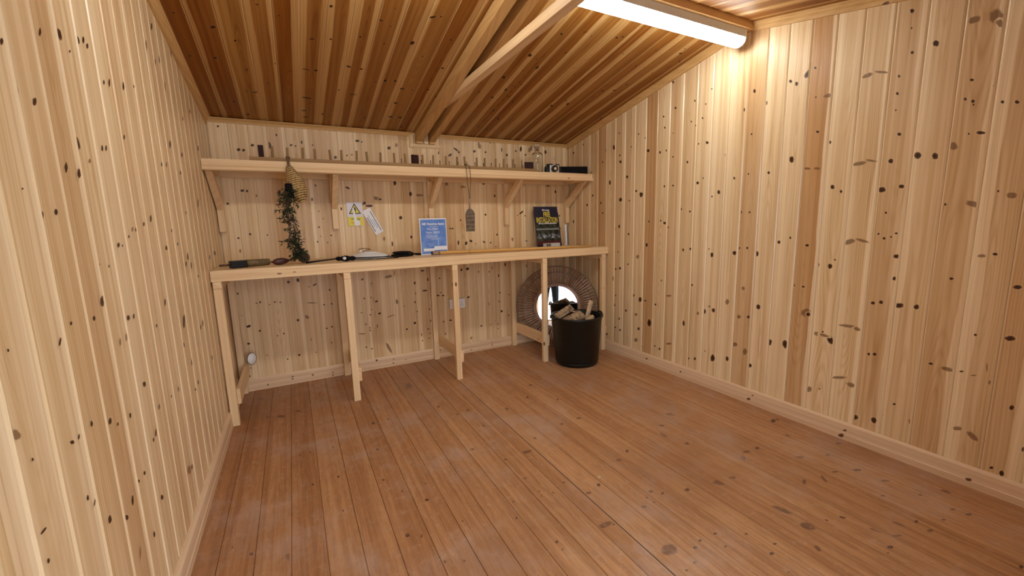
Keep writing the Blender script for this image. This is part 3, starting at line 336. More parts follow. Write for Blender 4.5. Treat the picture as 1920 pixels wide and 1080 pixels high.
 'F': '''203,-1884,12,-7,1,-11,1 160,-1001,7,-4,1,-10,1 375,-1205,5,-3,0,-9,1 425,-1203,5,-3,0,-11,1 326,-1970,14,-8,0,-21,0 133,-1806,4,-2,1,-7,1 78,-1797,3,-2,1,-5,1 531,-1798,4,-3,-1,-7,1 538,-1523,7,-4,-1,-10,1 424,-1527,6,-3,-1,-12,1 144,-221,23,-14,2,-28,0 202,-585,14,-8,1,-26,0 276,-620,27,-16,0,-26,0 380,-592,23,-14,0,-20,0 540,-1210,5,-3,-1,-16,1 785,-1031,12,-7,-3,-21,1 752,-1360,9,-6,-2,-14,1 878,-1023,7,-4,-2,-12,1 866,-1909,9,-5,-3,-10,1 738,-2079,10,-6,-3,-12,1 785,-2111,4,-3,-3,-11,0 819,-2274,11,-6,-3,-10,1 888,-2307,5,-3,-3,-6,1 1200,-1622,12,-7,-6,-14,0 1588,-1280,11,-7,-9,-17,0 1363,-1411,9,-5,-4,-10,1 1332,-1625,7,-4,-4,-8,1 1311,-1801,8,-5,-4,-7,1 1322,-1990,5,-3,-3,-6,1 1553,-1695,9,-6,-7,-12,0 1778,-1635,11,-7,-8,-11,0 1357,-1167,10,-6,-5,-12,1 1280,-1187,11,-7,-4,-12,1 1209,-1014,10,-6,-4,-13,1 1194,-2110,5,-3,-3,-5,1 1157,-2208,5,-3,-4,-7,1 1228,-2397,6,-4,-5,-7,1 1226,-2438,3,-2,-3,-4,1 1179,-2437,3,-2,-2,-3,1 1439,-1795,42,-3,-5,-13,0 784,-1792,4,-3,-2,-9,1 894,-1791,4,-2,-2,-7,1 955,-2113,4,-2,-2,-5,1 726,-1661,6,-4,-2,-9,1 1126,-540,29,-18,-13,-51,0 1794,-1192,8,-5,-9,-16,1 1924,-1014,14,-8,-8,-14,1 1953,-1330,8,-5,-8,-12,1 1319,-2140,4,-2,-2,-4,1 1328,-2106,4,-2,-2,-4,1 1377,-2145,4,-2,-3,-4,1 1416,-2110,4,-3,-4,-5,1 1461,-2109,5,-3,-5,-7,1 1057,-2439,4,-2,-2,-3,1 1903,-2055,9,-5,-10,-11,1 1807,-2097,13,-8,-9,-10,0 1588,-2204,9,-5,-8,-10,1 1513,-2227,12,-7,-7,-8,0 1760,-2357,11,-6,-8,-8,1 1713,-2380,7,-4,-6,-6,0 1907,-2429,12,-7,-11,-9,1 1658,-2416,11,-6,-7,-7,1 1716,-2416,5,-3,-4,-4,1 1295,-2405,7,-4,-4,-5,1 1229,-2397,6,-4,-5,-7,1 1700,-2658,6,-4,-6,-5,1 1780,-2663,8,-4,-6,-4,1 1775,-1637,12,-7,-9,-13,1 1909,-1625,14,-8,-7,-9,1 1953,-1326,9,-5,-8,-12,1 2233,-2161,14,-8,-13,-11,1 2270,-1950,17,-10,-10,-9,1 2194,-2035,-1,-33,-13,-7,0 2446,-2373,46,-12,-14,-11,0 2351,-2399,30,6,-13,-20,0 2080,-2468,34,-20,-20,-14,0 2160,-2472,17,-10,-11,-7,0 2442,-1879,41,-25,-19,-16,0 1655,-2672,8,-5,-7,-6,1 1598,-2717,8,-4,-6,-4,1 1544,-2726,5,-3,-4,-4,1 1756,-2723,5,-3,-5,-3,1 1881,-2722,6,-4,-4,-3,1 1564,-2632,27,-16,-24,-21,0 1445,-2417,39,-3,-7,-14,0 1417,-2438,7,-4,-3,-4,1 1477,-2432,4,-3,-4,-5,1 1794,-2392,7,-4,-9,-8,1 2505,-2376,12,-7,-12,-8,1 2876,-2243,16,-9,-26,-15,1 2916,-2246,12,-7,-11,-6,1 2916,-2563,17,-10,-14,-6,1 2505,-2377,20,-12,-10,-6,0 2716,-2726,23,-13,-13,-6,1 2729,-2829,19,-11,-11,-4,0 2605,-2533,20,-11,-10,-5,0 2214,-2830,13,-8,-11,-5,1 1925,-2804,8,-4,-6,-3,1 1868,-2825,9,-5,-9,-5,1 2329,-2667,8,-5,-6,-3,1 2412,-2653,8,-5,-25,-13,0 2509,-2686,-20,-23,-12,-1,0 2295,-2855,6,-10,-8,-2,1 2133,-2712,12,-39,-15,-5,0 2123,-2812,10,-25,-23,-7,0 2324,-2954,8,-23,-9,-2,0 2353,-3002,24,-10,-6,-3,0 2446,-2985,15,-26,-11,-3,0 2514,-3007,9,-5,-12,-4,1 2267,-3016,12,-7,-10,-4,1 2226,-3025,4,-2,-5,-2,1 2594,-2873,12,-7,-9,-3,1 2857,-2991,2,-18,-12,-2,0 2498,-3053,11,-7,-10,-3,0 2742,-3091,13,-7,-10,-3,1 2618,-3055,8,-5,-7,-2,1 2730,-3049,12,-7,-9,-2,1 1836,-2900,6,-3,-4,-2,1 2036,-2892,-4,-14,-13,-2,0 2612,-2682,15,-9,-6,-3,1 2742,-2591,12,-7,-12,-6,0 2772,-2381,2,-17,-11,-4,0 2733,-2947,9,-5,-8,-2,1 2536,-3270,7,-4,-13,-3,1''',
}

# ================================================================ the room
def parse(t): return [tuple(float(x) for x in e.split(',')) for e in t.split()]
def knot_disc(mb, to3, brd, kn, off, slen=None):
    """a knot: a soft-edged disc lying on the face of its own board"""
    c0, c1, a0, a1, b0, b1, ki = kn
    a0, a1, b0, b1 = [t * mb.ks for t in (a0, a1, b0, b1)]
    c0, c1, a0, a1, b0, b1 = [t / 1000 for t in (c0, c1, a0, a1, b0, b1)]
    bi = next((b for b in brd if b[0] <= c0 < b[1]), None)
    if bi is None: return
    e0, e1, seed, tone, sap = bi
    rings = ((0, 1.), (.55, .80), (1., .56), (1.3, .30), (1.7, 0.)); NS = 14; idx = []
    rr = random.Random(int(c0 * 9999 + c1 * 777))
    wob = [1 + rr.uniform(-.13, .13) for _ in range(NS)]
    for r, kv in rings:
        row = []
        for j in range(1 if r == 0 else NS):
            t = 2 * PI * j / NS; q = r * (wob[j] if r else 1)
            u = c0 + (a0 * math.cos(t) + b0 * math.sin(t)) * q; v = c1 + (a1 * math.cos(t) + b1 * math.sin(t)) * q
            uu = min(max(u, e0 + .0076), e1 - .0068)
            row.append(mb.vert(to3(uu, v, off), (uu, v, seed), ((uu - e0) / (e1 - e0), tone, sap), (kv, ki, 0)))
        idx.append(row)
    fl = mb.flip
    for j in range(NS):
        f = (idx[0][0], idx[1][j], idx[1][(j + 1) % NS]); mb.face(f[::-1] if fl else f)
    for r0, r1 in zip(idx[1:], idx[2:]):
        for j in range(NS):
            f = (r0[j], r1[j], r1[(j + 1) % NS], r0[(j + 1) % NS]); mb.face(f[::-1] if fl else f)

def cladding(name, mat, brd, to3, span, knots, flip, off=.0004, gd=.0045, gw=.0062, tongue=.0012, ks=.9):
    """brd: (e0, e1, seed, tone, sap); to3(u, v, depth) -> point; span(u) -> (v0, v1)"""
    mb = MB(); mb.keep = True; mb.flip = flip; mb.ks = ks
    for (e0, e1, seed, tone, sap) in brd:
        prof = [(e0, -gd - .003), (e0 + tongue, -gd - .003), (e0 + tongue, -gd), (e0 + tongue + gw, 0), (e1 - gw - .0004, 0), (e1 - .0004, -gd), (e1, -gd - .003)]
        rows = []
        for u, d in prof:
            v0, v1 = span(min(max(u, e0 + .0001), e1 - .0001))
            bd = ((u - e0) / (e1 - e0), tone, sap)
            rows.append([mb.vert(to3(u, v, d), (u, v, seed), bd) for v in (v0, v1)])
        for p, q in zip(rows, rows[1:]):
            i = len(mb.v)
            if rows.index(q) in (3, 5):      # planed bevels of the joint: own vertices
                g = [mb.vert(mb.v[a], mb.wco[a], mb.bd[a], (0, 1, 1)) for a in (p[0], q[0], q[1], p[1])]
                mb.face(g[::-1] if flip else g); continue
            f = (p[0], q[0], q[1], p[1]); mb.face(f[::-1] if flip else f)
    seen = []
    for i, k in enumerate(knots):
        if any(abs(k[0] - q[0]) < 11 and abs(k[1] - q[1]) < 13 for q in seen): continue
        seen.append(k); knot_disc(mb, to3, brd, k, off + 4e-6 * i)
    return struct(mb.build(name, mat))

def make_boards(edges, tones, sap_fn, seed0):
    rr = random.Random(seed0); out = []
    for i, (a, b) in enumerate(zip(edges, edges[1:])):
        out.append((a, b, seed0 + i * 1.37 + rr.random(), tones(i, (a + b) / 2, rr), sap_fn(i, rr)))
    return out
def near(table, default):
    def f(i, m, rr):
        for c, t in table:
            if abs(c - m) < .05: return t
        return default(rr)
    return f
def rnd_knots(rr, a0, a1, v0, v1, n, lo=5, hi=10, el=1.5):
    out = []
    for _ in range(n):
        r = rr.uniform(lo, hi); out.append((rr.uniform(a0, a1) * 1000, rr.uniform(v0, v1) * 1000, r, 0, 0, r * el, 1))
    return out
KN = {k: parse(v) for k, v in KNOTS.items()}
rk = random.Random(5)

# side walls: u runs along y, v is z
def edges(start, step, lo, hi):
    e = start
    while e - step > lo: e -= step
    out = [lo] if e - lo > .02 else []
    while e < hi - .02: out.append(e); e += step
    return out + [hi]
eR = edges(-2.344, .117, YF, 0.)
tR = near([(-2.29, .95), (-1.94, .62), (-2.64, .50), (-1.105, .80), (-.51, .75), (-2.87, .55), (-1.71, .0), (-1.82, .04), (-2.05, .08), (-2.17, .0),
           (-2.41, .0), (-2.52, .12), (-2.76, .36), (-.74, .38), (-.88, .3), (-1.35, .42), (-1.47, .12), (-2.99, .5), (-3.10, .62), (-1.0, .02), (-1.22, .08)], lambda r: r.uniform(.05, .4))
sapf = lambda i, r: r.choice([-1, 1]) * r.choice([0.01, .18, .28, .38])
brR = make_boards(eR, tR, sapf, 100)
cladding('wall_right', M['wall'], brR, lambda u, v, d: (W - d, u, v), lambda u: (0, ceil_z(u)),
         KN['R'] + rnd_knots(rk, YF, -3.1, 0, 2.1, 22), False)
eL = edges(-2.259, .1175, YF, 0.)
tL = near([(-2.20, .50), (-2.31, .20), (-2.43, .12), (-2.08, .16), (-1.73, .42), (-1.62, .3), (-1.96, .10)], lambda r: r.uniform(.02, .28))
brL = make_boards(eL, tL, sapf, 300)
cladding('wall_left', M['wall'], brL, lambda u, v, d: (d, u, v), lambda u: (0, ceil_z(u)),
         KN['L'] + rnd_knots(rk, YF, -2.9, 0, 2.1, 16), True)
eB = edges(.122, .1175, 0., W)
tB = near([(.41, .45), (.53, .42), (.65, .45), (.76, .55), (1.0, .48), (1.24, .15), (1.36, .42), (.18, .12), (.29, .16), (2.17, .42), (2.4, .4), (1.12, .15),
           (2.06, .18), (1.94, .12), (1.83, .36), (2.29, .35), (.06, 0.)], lambda r: r.uniform(.1, .6))
brB = make_boards(eB, tB, sapf, 500)
cladding('wall_back', M['wall'], brB, lambda u, v, d: (u, -d, v), lambda u: (0, HE), KN['B'], False)

# front wall with the doorway the photograph is taken through
DX0, DX1, DZ = .14, 1.52, 1.86
eF = edges(DX0, .1175, 0., W)
eF = sorted(set([round(q, 4) for q in eF if abs(q - DX1) > .02] + [DX1]))
brF = make_boards(eF, near([], lambda r: r.uniform(.05, .4)), sapf, 700)
cladding('wall_front', M['wall'], brF, lambda u, v, d: (u, YF + d, v),
         lambda u: (DZ if DX0 < u < DX1 else 0, HE), rnd_knots(rk, 1.55, 3, 0, 1.9, 60), True)

# floor boards run from front to back
eFl = [0., .094] + [.214 + .12 * i for i in range(11)] + [1.492] + [1.612 + .12 * i for i in range(12)]
eFl = [q for q in eFl if q < W - .03] + [W]
rf = random.Random(3)
brFl = make_boards(eFl, near([(.395, .75), (.634, .5), (.754, .7), (.874, .5), (.27, .6), (.15, .75), (.04, .8)], lambda r: r.uniform(.05, .55)), lambda i, r: 0., 900)
cladding('floor', M['floor'], brFl, lambda u, v, d: (u, v, d), lambda u: (YF - .1, .0), KN['F'], False, gd=.002, gw=.0012, tongue=.0012, ks=.78)
mb = MB(); mb.box((1.4905, YF - .1, -.006), (1.4945, 0, .00035)); struct(mb.build('floor_seam', M['ink'])).name = 'trim_20'

# ceiling: two slopes of boards running from eave to ridge, u is x, v is y
eC = edges(.115, .117, 0., W)
brC = make_boards(eC, near([(.29, .25), (.17, .95), (.41, .6), (.53, .95), (.06, .9)], lambda r: r.uniform(.55, 1.)),
                  lambda i, r: r.choice([-1, 1]) * (r.choice([.16, .2, .26, .32]) + r.choice([0, 1])), 1100)
rc = random.Random(8)
def c3(u, v, d): return (u, v, ceil_z(v) - d)
mbc = cladding('ceiling', M['ceil'], brC, c3, lambda u: (RY, 0), KN['C'] + rnd_knots(rc, 1.7, 2.95, -1.8, -.4, 30, 4, 9, .8), True, gd=.003)
cladding('ceiling_front', M['ceil'], brC, c3, lambda u: (YF, RY), rnd_knots(rc, 0, 3, YF, RY, 70, 4, 9, 1.), True, gd=.003)
bpy.data.objects['ceiling_front'].name = 'ceiling_slope_front'

# outer shell behind the boards (keeps daylight out of the joints)
mb = MB()
mb.box((-.06, YF - .06, -.05), (-.012, .06, 2.5)); mb.box((W + .012, YF - .06, -.05), (W + .06, .06, 2.5))
mb.box((-.06, .012, -.05), (W + .06, .06, 2.2)); mb.box((-.06, YF - .14, -.06), (W + .06, .06, -.012))
mb.box((-.06, YF - .06, 0), (DX0, YF - .012, 2.2)); mb.box((DX1, YF - .06, 0), (W + .06, YF - .012, 2.2)); mb.box((DX0, YF - .06, DZ), (DX1, YF - .012, 2.2))
for s_ in (1, -1):
    y0, y1 = (RY, .06) if s_ == 1 else (YF - .06, RY)
    P = [(x, y, ceil_z(y) + h) for h in (.012, .05) for y in (y0, y1) for x in (-.06, W + .06)]
    i = [mb.vert(q) for q in P]
    for q in ((0, 1, 3, 2), (4, 6, 7, 5), (0, 4, 5, 1), (2, 3, 7, 6), (0, 2, 6, 4), (1, 5, 7, 3)): mb.face([i[a] for a in q])
struct(mb.build('wall_outer_shell', M['pine_z']))

# skirting boards
HB, TB = .093, .018
def skirting(name, to3, u0, u1, knots, flip, seed):
    mb = MB(); mb.keep = True; mb.flip = flip; mb.ks = .9
    prof = [(0, TB), (.030, TB), (.034, TB - .0022), (.070, TB - .0022), (.080, TB - .003), (HB - .004, .010), (HB, .007), (HB, 0)]
    rows = [[mb.vert(to3(u, z, d), (z, u, seed), (z / HB, .05, 0)) for u in (u0, u1)] for z, d in prof]
    for p, q in zip(rows, rows[1:]):
        f = (p[0], p[1], q[1], q[0]); mb.face(f[::-1] if flip else f)
    fake = [(0., HB, seed, .05, 0)]
    for k in knots:
        kk = (k[1], k[0], k[3], k[2], k[5], k[4], k[6])
        knot_disc(mb, lambda a, b, o_: to3(b, a, TB - .0005 + o_), fake, kk, .0008)
    return struct(mb.build(name, M['skirt']))
skirting('baseboard_back', lambda u, z, d: (u, -d, z), 0, W, KN['BB'], False, 3.)
skirting('baseboard_right', lambda u, z, d: (W - d, u, z), YF, 0, KN['BR'], False, 5.)
skirting('baseboard_left', lambda u, z, d: (d, u, z), YF, 0, [(-1990, 60, 10, 0, 0, 5, 1), (-2240, 42, 14, 0, 0, 4, 1), (-2580, 50, 9, 0, 0, 8, 1), (-2480, 74, 12, 0, 0, 4, 0)], True, 8.)
skirting('baseboard_front', lambda u, z, d: (u, YF + d, z), DX1 + .05, W, [], True, 9.)

# mouldings where walls meet the roof slopes
cove = [(0, 0), (.024, 0), (.024, .006), (.014, .012), (.008, .020), (.006, .030), (0, .030)]
tn = [0]
def mould(p0, p1, u, v, mat='truss_x', prof=cove):
    tn[0] += 1; mb = MB(); mb.prism(prof, p0, p1, u, v)
    return struct(mb.build('trim_%d' % tn[0], M[mat]))
TX0, TX1 = 1.415, 1.640
mould((0, 0, HE - .003), (TX0 - .004, 0, HE - .003), (0, -1, 0), (0, 0, -1))
mould((TX1 + .004, 0, HE - .003), (W, 0, HE - .003), (0, -1, 0), (0, 0, -1))
for x, ux in ((0, 1), (W, -1)):
    big = [(0, 0), (.034, 0), (.034, .007), (.026, .012), (.024, .020), (.014, .028), (.010, .045), (0, .045)]
    mould((x, 0, ceil_z(0)), (x, RY, RZ), (ux, 0, 0), (0, 0, -1), 'truss_y', big)
    mould((x, RY, RZ), (x, YF, ceil_z(YF)), (ux, 0, 0), (0, 0, -1), 'truss_y', big)
mould((0, YF, HE - .003), (W, YF, HE - .003), (0, 1, 0), (0, 0, -1))
# small boxed moulding round the truss foot
fl_ = [(0, 0), (.022, 0), (.016, .016), (.006, .028), (0, .028)]
mould((TX0 - .028, 0, 1.878), (TX1 + .012, 0, 1.878), (0, -1, 0), (0, 0, -1), 'pine_x', fl_)
mould((TX0 - .002, 0, HE - .02), (TX0 - .002, 0, 1.85), (0, -1, 0), (-1, 0, 0), 'pine_z', fl_)
# ridge board
mb = MB(); mb.box((0, RY - .062, RZ - .052), (W, RY + .062, RZ - .004)); struct(mb.build('trim_30', M['truss_x'], bevel=.002))

# doorway lining and the ground outside
mb = MB()
mb.box((DX0 - .0, YF - .11, 0), (DX0 + .035, YF + .012, DZ)); mb.box((DX1 - .035, YF - .11, 0), (DX1, YF + .012, DZ))
mb.box((DX0, YF - .11, DZ - .035), (DX1, YF + .012, DZ)); mb.box((DX0, YF - .11, -.01), (DX1, YF - .012, .018))
struct(mb.build('door_1', M['pine_z'], bevel=.003))
mb = MB(); mb.box((-5, -12, -.2), (8, YF - .16, -.12)); struct(mb.build('ground_outside', M['concrete']))

# ================================================================ roof truss
tr = thing('roof_truss', 'pine roof truss of paired rafters and a pale tie beam crossing under the ridge', 'truss', (1.52, -.02, 1.85))
DEP = .076
for (x0, x1) in ((1.438, 1.497), (1.552, 1.602)):
    for sgn in (1, -1):
        mb = MB(); ye = -.004 if sgn == 1 else YF + .004; yr = RY
        P = [(x, y, ceil_z(y) - h) for x in (x0, x1) for y in (ye, yr) for h in (DEP, .003)]
        i = [mb.vert(q) for q in P]
        for q in ((0, 1, 3, 2), (4, 6, 7, 5), (0, 4, 5, 1), (2, 3, 7, 6), (0, 2, 6, 4), (1, 5, 7, 3)): mb.face([i[a] for a in q])
        mb.build('rafter', M['truss_y'], tr, bevel=.002)
for x0, x1 in ((1.440, 1.495), (1.554, 1.600)):
    mb = MB(); mb.box((x0, -.030, 1.882), (x1, -.005, HE - DEP + .004)); mb.build('bearing_block', M['truss_z'], tr)
mb = MB(); i = [mb.vert(q) for q in [(x, y, z) for x in (1.4995, 1.5500) for y, z in ((-3.0, 2.056), (-3.0, 2.103), (-.67, 2.103), (-.49, ceil_z(-.49) - .004), (-.49, 2.056))]]
mb.face(i[:5]); mb.face(i[5:]); [mb.face((i[a], i[(a + 1) % 5], i[(a + 1) % 5 + 5], i[a + 5])) for a in range(5)]; o = mb.build('tie_beam', M['pine_y'], tr, bevel=.002); o['label'] = 'pale square tie beam'
mb = MB(); mb.box((1.509, -.022, 1.881), (1.545, -.005, 1.965)); mb.build('packing_piece', M['pine_z'], tr)

# ================================================================ batten lights on the ridge board
def batten(x0, x1, label):
    t = thing('batten_light', label, 'light', ((x0 + x1) / 2, RY, RZ - .052), 'ridge batten lights')
    zt = RZ - .0525; hw = .044
    mb = MB(); mb.prism([(-hw, 0), (hw, 0), (hw, -.044), (-hw, -.044)], (x0 + .006, RY, zt), (x1 - .006, RY, zt), (0, 1, 0), (0, 0, 1)); mb.build('body', M['grey'], t, bevel=.002)
    prof = [(-hw, -.044), (hw, -.044)] + [(hw * math.cos(a), -.052 - .034 * math.sin(a)) for a in [PI * k / 12 for k in range(0, 13)]]
    mb = MB(); mb.prism(prof, (x0 + .010, RY, zt), (x1 - .010, RY, zt), (0, 1, 0), (0, 0, 1)); mb.build('diffuser', M['lamp'], t)
    pe = [(-hw - .001, 0), (hw + .001, 0)] + [((hw + .001) * math.cos(a), -.049 - .038 * math.sin(a)) for a in [PI * k / 12 for k in range(0, 13)]]
    for xa, xb in ((x0, x0 + .010), (x1 - .010, x1)):
        mb = MB(); mb.prism(pe, (xa, RY, zt), (xb, RY, zt), (0, 1, 0), (0, 0, 1)); mb.build('end_cap', M['white'], t, bevel=.001)
    return t
batten(1.690, 2.945, 'white fluorescent batten light on the ridge board beside the right wall')
batten(.300, 1.330, 'white batten light on the ridge left of the roof truss, above the frame')

# ================================================================ workbench
wb = thing('workbench', 'long pine workbench on thin legs across the back wall', 'workbench', (W / 2, -BD / 2, 0))
TH = .0653
mb = MB(); mb.box((.004, -BD, ZB - TH), (W - .004, -BD + .024, ZB)); mb.build('fascia', M['pine_x'], wb, bevel=.002)
for i in range(5):
    y0 = -BD + .026 + i * .119
    mb = MB(); mb.box((.004, y0, ZB - .024), (W - .004, y0 + .1165, ZB)); mb.build('top_board', M['pine_x'], wb, bevel=.0015)
LX = [.032, .728 + .022, 1.512, 2.312, 2.948]
for i, x in enumerate(LX):
    zt = ZB - TH - .001 if i in (0,) else ZB - TH - .001
    mb = MB(); mb.box((x - .022, -BD + .0, 0), (x + .022, -BD + .034, zt - .042)); mb.build('leg', M['pine_z'], wb, bevel=.002)
    mb = MB(); mb.box((x - .022, -.052 - .0, 0), (x + .022, -.020, zt - .042)); mb.build('leg', M['pine_z'], wb, bevel=.002)
    mb = MB(); mb.box((x - .022, -BD + .001, zt - .041), (x + .022, -.020, zt)); mb.build('bearer', M['pine_y'], wb, bevel=.002)
    if i < 4 or True:
        sx = 1 if i < 4 else 1
        mb = MB(); xa, xb = x + sx * .0225, x + sx * .0425
        mb.box((min(xa, xb), -BD + .012, .135), (max(xa, xb), -.026, .232)); mb.build('side_rail', M['pine_y'], wb, bevel=.0015)

# ================================================================ wall shelf on brackets
sh = thing('wall_shelf', 'long pine shelf on five braced brackets above the workbench', 'shelf', (W / 2, -SD / 2, 1.19))
mb = MB(); mb.prism([(0, 0), (0, -.036), (-.008, -.043), (-.011, -.050), (-.010, -.062), (-.003, -.068), (.022, -.068), (.022, 0)], (.003, -SD, ZS), (W - .003, -SD, ZS), (0, 1, 0), (0, 0, 1)); mb.build('front_board', M['pine_x'], sh)
for i in range(3):
    y0 = -SD + .024 + i * .118
    mb = MB(); mb.box((.003, y0, ZS - .026), (W - .003, y0 + .1165, ZS)); mb.build('top_board', M['pine_x'], sh, bevel=.0015)
mb = MB(); mb.box((.003, -.034, ZS - .070), (W - .003, -.006, ZS - .027)); mb.build('back_batten', M['pine_x'], sh, bevel=.0015)
for x in (.027, .762, 1.531, 2.263, 2.958):
    mb = MB(); mb.box((x - .020, -.045, 1.192), (x + .020, -.005, ZS - .071)); mb.build('bracket_upright', M['pine_z'], sh, bevel=.0015)
    mb = MB(); mb.box((x - .020, -SD + .028, ZS - .067), (x + .020, -.046, ZS - .027)); mb.build('bracket_arm', M['pine_y'], sh, bevel=.0015)
    mb = MB(); p = [(-.046, 1.425), (-.046, 1.345), (-SD + .050, ZS - .068), (-SD + .125, ZS - .068)]
    mb.prism([(a, b) for a, b in p], (x - .019, 0, 0), (x + .019, 0, 0), (0, 1, 0), (0, 0, 1)); mb.build('bracket_brace', M['pine_z'], sh, bevel=.001)

# ================================================================ peg rack on the shelf
YR = -.382
rk_ = thing('peg_rack', 'aged wooden peg rack strip standing along the shelf front edge', 'rack', (1.33, YR, ZS))
mb = MB(); mb.box((.256, YR - .011, ZS - .001), (2.397, YR + .013, ZS + .024)); mb.build('strip', M['rack_x'], rk_, bevel=.001)
def px2x(px, py=300, y=-.385):
    d = fwd + r_ * ((px - 960) / FPX) + u_ * ((540 - py) / FPX); t = (y - CY) / d.y; return CX + d.x * t
pegs = [460 + q / 9.6 for q in (495, 765, 1040, 1260, 1540, 1735)] + [640 + q / 9.6 for q in (280, 470, 705, 957, 1152, 1468, 1655, 1883)] + \
       [800 + q / 12 for q in (685, 862, 1130, 1305, 1555, 1735)] + [940 + q / 10.67 for q in (235, 410)]
for i, q in enumerate(pegs):
    x = px2x(q); rr = random.Random(i); hh = .070 + rr.uniform(-.003, .003); le = rr.uniform(-.004, .004)
    mb = MB(); mb.cyl((x, YR, ZS + .0235), (x + le, YR + rr.uniform(-.003, .003), ZS + .0235 + hh), .0078, .0074, 14); mb.build('peg', M['rack_z'], rk_, bevel=.001)
nails = [640 + q / 9.6 for q in (1085, 1440, 1605, 1773)] + [800 + q / 12 for q in (505, 705, 893, 1085, 1275, 1448, 1637, 1808)] + [940 + q / 10.67 for q in (268, 430)]
for i, q in enumerate(nails):
    x = px2x(q, 305); h = .030 - .006 * (i % 3) * .3
    mb = MB(); mb.cyl((x, YR - .004, ZS + .0235), (x + .001, YR - .004, ZS + .0235 + h), .0026, .0026, 8); mb.lathe((x, YR - .004, ZS + .0235 + h), [(.004, -.003), (.0052, 0), (.004, .0015)], 10); mb.build('nail', M['screw'], rk_)
def block(name, px0, px1, h, label, yaw=0, d=.022, lean=0):
    x0, x1 = px2x(px0, 295), px2x(px1, 295); c = (x0 + x1) / 2; wd = (x1 - x0)
    Mx = Matrix.Translation((c, YR, ZS + .0245)) @ Matrix.Rotation(yaw, 4, 'Z') @ Matrix.Rotation(lean, 4, 'Y')
    mb = MB(); mb.box((-wd / 2, -d / 2, 0), (wd / 2, d / 2, h), Mx); return tag(mb.build(name, M['darkblock'], bevel=.0015), label, 'block', 'dark blocks standing on the peg rack')
block('wooden_block', 485.3, 495.5, .073, 'black upright block at the left end of the peg rack', 0)
block('wooden_block', 771.5, 784.5, .064, 'dark red-brown block near the middle of the peg rack', .28, .022)
block('wooden_block', 984.5, 999, .055, 'short dark red block beside the glass bottle', -.35, .02)

# ================================================================ bottle, camera, box on the shelf
bt = thing('glass_bottle', 'clear glass bottle with round stopper at the right of the shelf', 'bottle', (2.448, -.300, ZS - .002))
c = (2.448, -.300, ZS - .001); mb = MB()
mb.lathe(c, [(.001, 0), (.046, 0), (.051, .004), (.052, .02), (.053, .145), (.051, .160), (.042, .172), (.022, .180), (.017, .186), (.017, .200), (.023, .204), (.023, .209), (.013, .210),
             (.0128, .186), (.020, .177), (.040, .168), (.048, .158), (.0500, .145), (.049, .02), (.046, .007), (.001, .006)], 40, caps=False); mb.build('bottle_body', M['glass'], bt)
mb = MB(); mb.lathe(c, [(.001, .192), (.0115, .193), (.012, .212), (.016, .216), (.027, .224), (.030, .236), (.026, .247), (.016, .252), (.001, .253)], 24, caps=False); mb.build('stopper', M['glass'], bt)

fx = 1 if True else 0
cm = thing('box_camera', 'small vintage black camera with square metal lens plate on the shelf', 'camera', None, mat=frame((2.588, -.345, ZS - .001), (1, -.10, 0), (0, 0, 1)))
def loc_box(p, name, mat, lo, hi, bev=.002, label=None):
    mb = MB(); mb.box(lo, hi, p.matrix_world); o = mb.build(name, M[mat], p, bevel=bev)
    if label: o['label'] = label
    return o
def loc_cyl(p, name, mat, a, b, r0, r1=None, n=24, bev=0):
    mb = MB(); mb.cyl(p.matrix_world @ Vector(a), p.matrix_world @ Vector(b), r0, r1, n); return mb.build(name, M[mat], p, bevel=bev)
loc_box(cm, 'body', 'black', (-.076, 0, -.030), (.076, .058, .022), .008)
loc_box(cm, 'top_housing', 'black', (-.058, .0575, -.026), (.058, .080, .016), .004)
loc_box(cm, 'lens_plate', 'steel', (-.046, .002, .0222), (.046, .068, .029), .002)
lb_ = loc_cyl(cm, 'lens_barrel', 'black', (0, .036, .0285), (0, .036, .046), .031, .028)
loc_cyl(cm, 'lens', 'mirror', (0, .036, .0455), (0, .036, .0475), .015, .012).parent = lb_
loc_box(cm, 'viewfinder', 'steel', (-.012, .062, .0165), (.014, .078, .0205), .001)
loc_cyl(cm, 'winding_knob', 'steel', (.064, .056, -.004), (.064, .074, -.004), .009)
loc_cyl(cm, 'winding_knob', 'steel', (-.066, .056, -.004), (-.066, .068, -.004), .009)

bx = frame((2.815, -.325, ZS - .001), (1, -.34, 0), (0, 0, 1))
mb = MB(); mb.box((-.135, 0, -.04), (.135, .066, .04), bx)
o = tag(mb.build('storage_case', M['blackcloth'], bevel=.004), 'long flat black case at the right end of the shelf', 'case')

# ================================================================ things hung from the rack
# straw skep: rope coiled into a teardrop
bs = thing('straw_basket', 'golden teardrop straw basket hanging from the peg rack', 'basket', (.50, -.45, 1.39))
A0, A1 = Vector((.474, -.434, 1.605)), Vector((.530, -.456, 1.378)); ax = (A1 - A0).normalized()
ua = ax.orthogonal().normalized(); ub = ax.cross(ua); LN = (A1 - A0).length
def tr_r(t): return .011 + .043 * math.sin(min(t, .62) / .62 * PI / 2) ** 1.1 * (1 if t < .62 else math.cos((t - .62) / .38 * PI / 2 * .92))
pts = []
NT = 17
for k in range(NT * 22 + 1):
    t = k / (NT * 22); a = 2 * PI * k / 22; r = max(.004, tr_r(t)); pts.append(A0 + ax * LN * t + (ua * math.cos(a) + ub * math.sin(a)) * r)
mb = MB(); mb.tube(pts, .0066, 7); mb.build('coiled_straw', M['straw'], bs)
mb = MB()
for k in range(14):
    a = 2 * PI * k / 14
    mb.tube([A0 + ax * LN * t + (ua * math.cos(a + t) + ub * math.sin(a + t)) * (tr_r(t) + .005) for t in [q / 10 for q in range(0, 11)]], .0013, 5)
mb.build('binding', M['twine'], bs)
mb = MB(); hk = Vector((px2x(540), YR, ZS + .034))
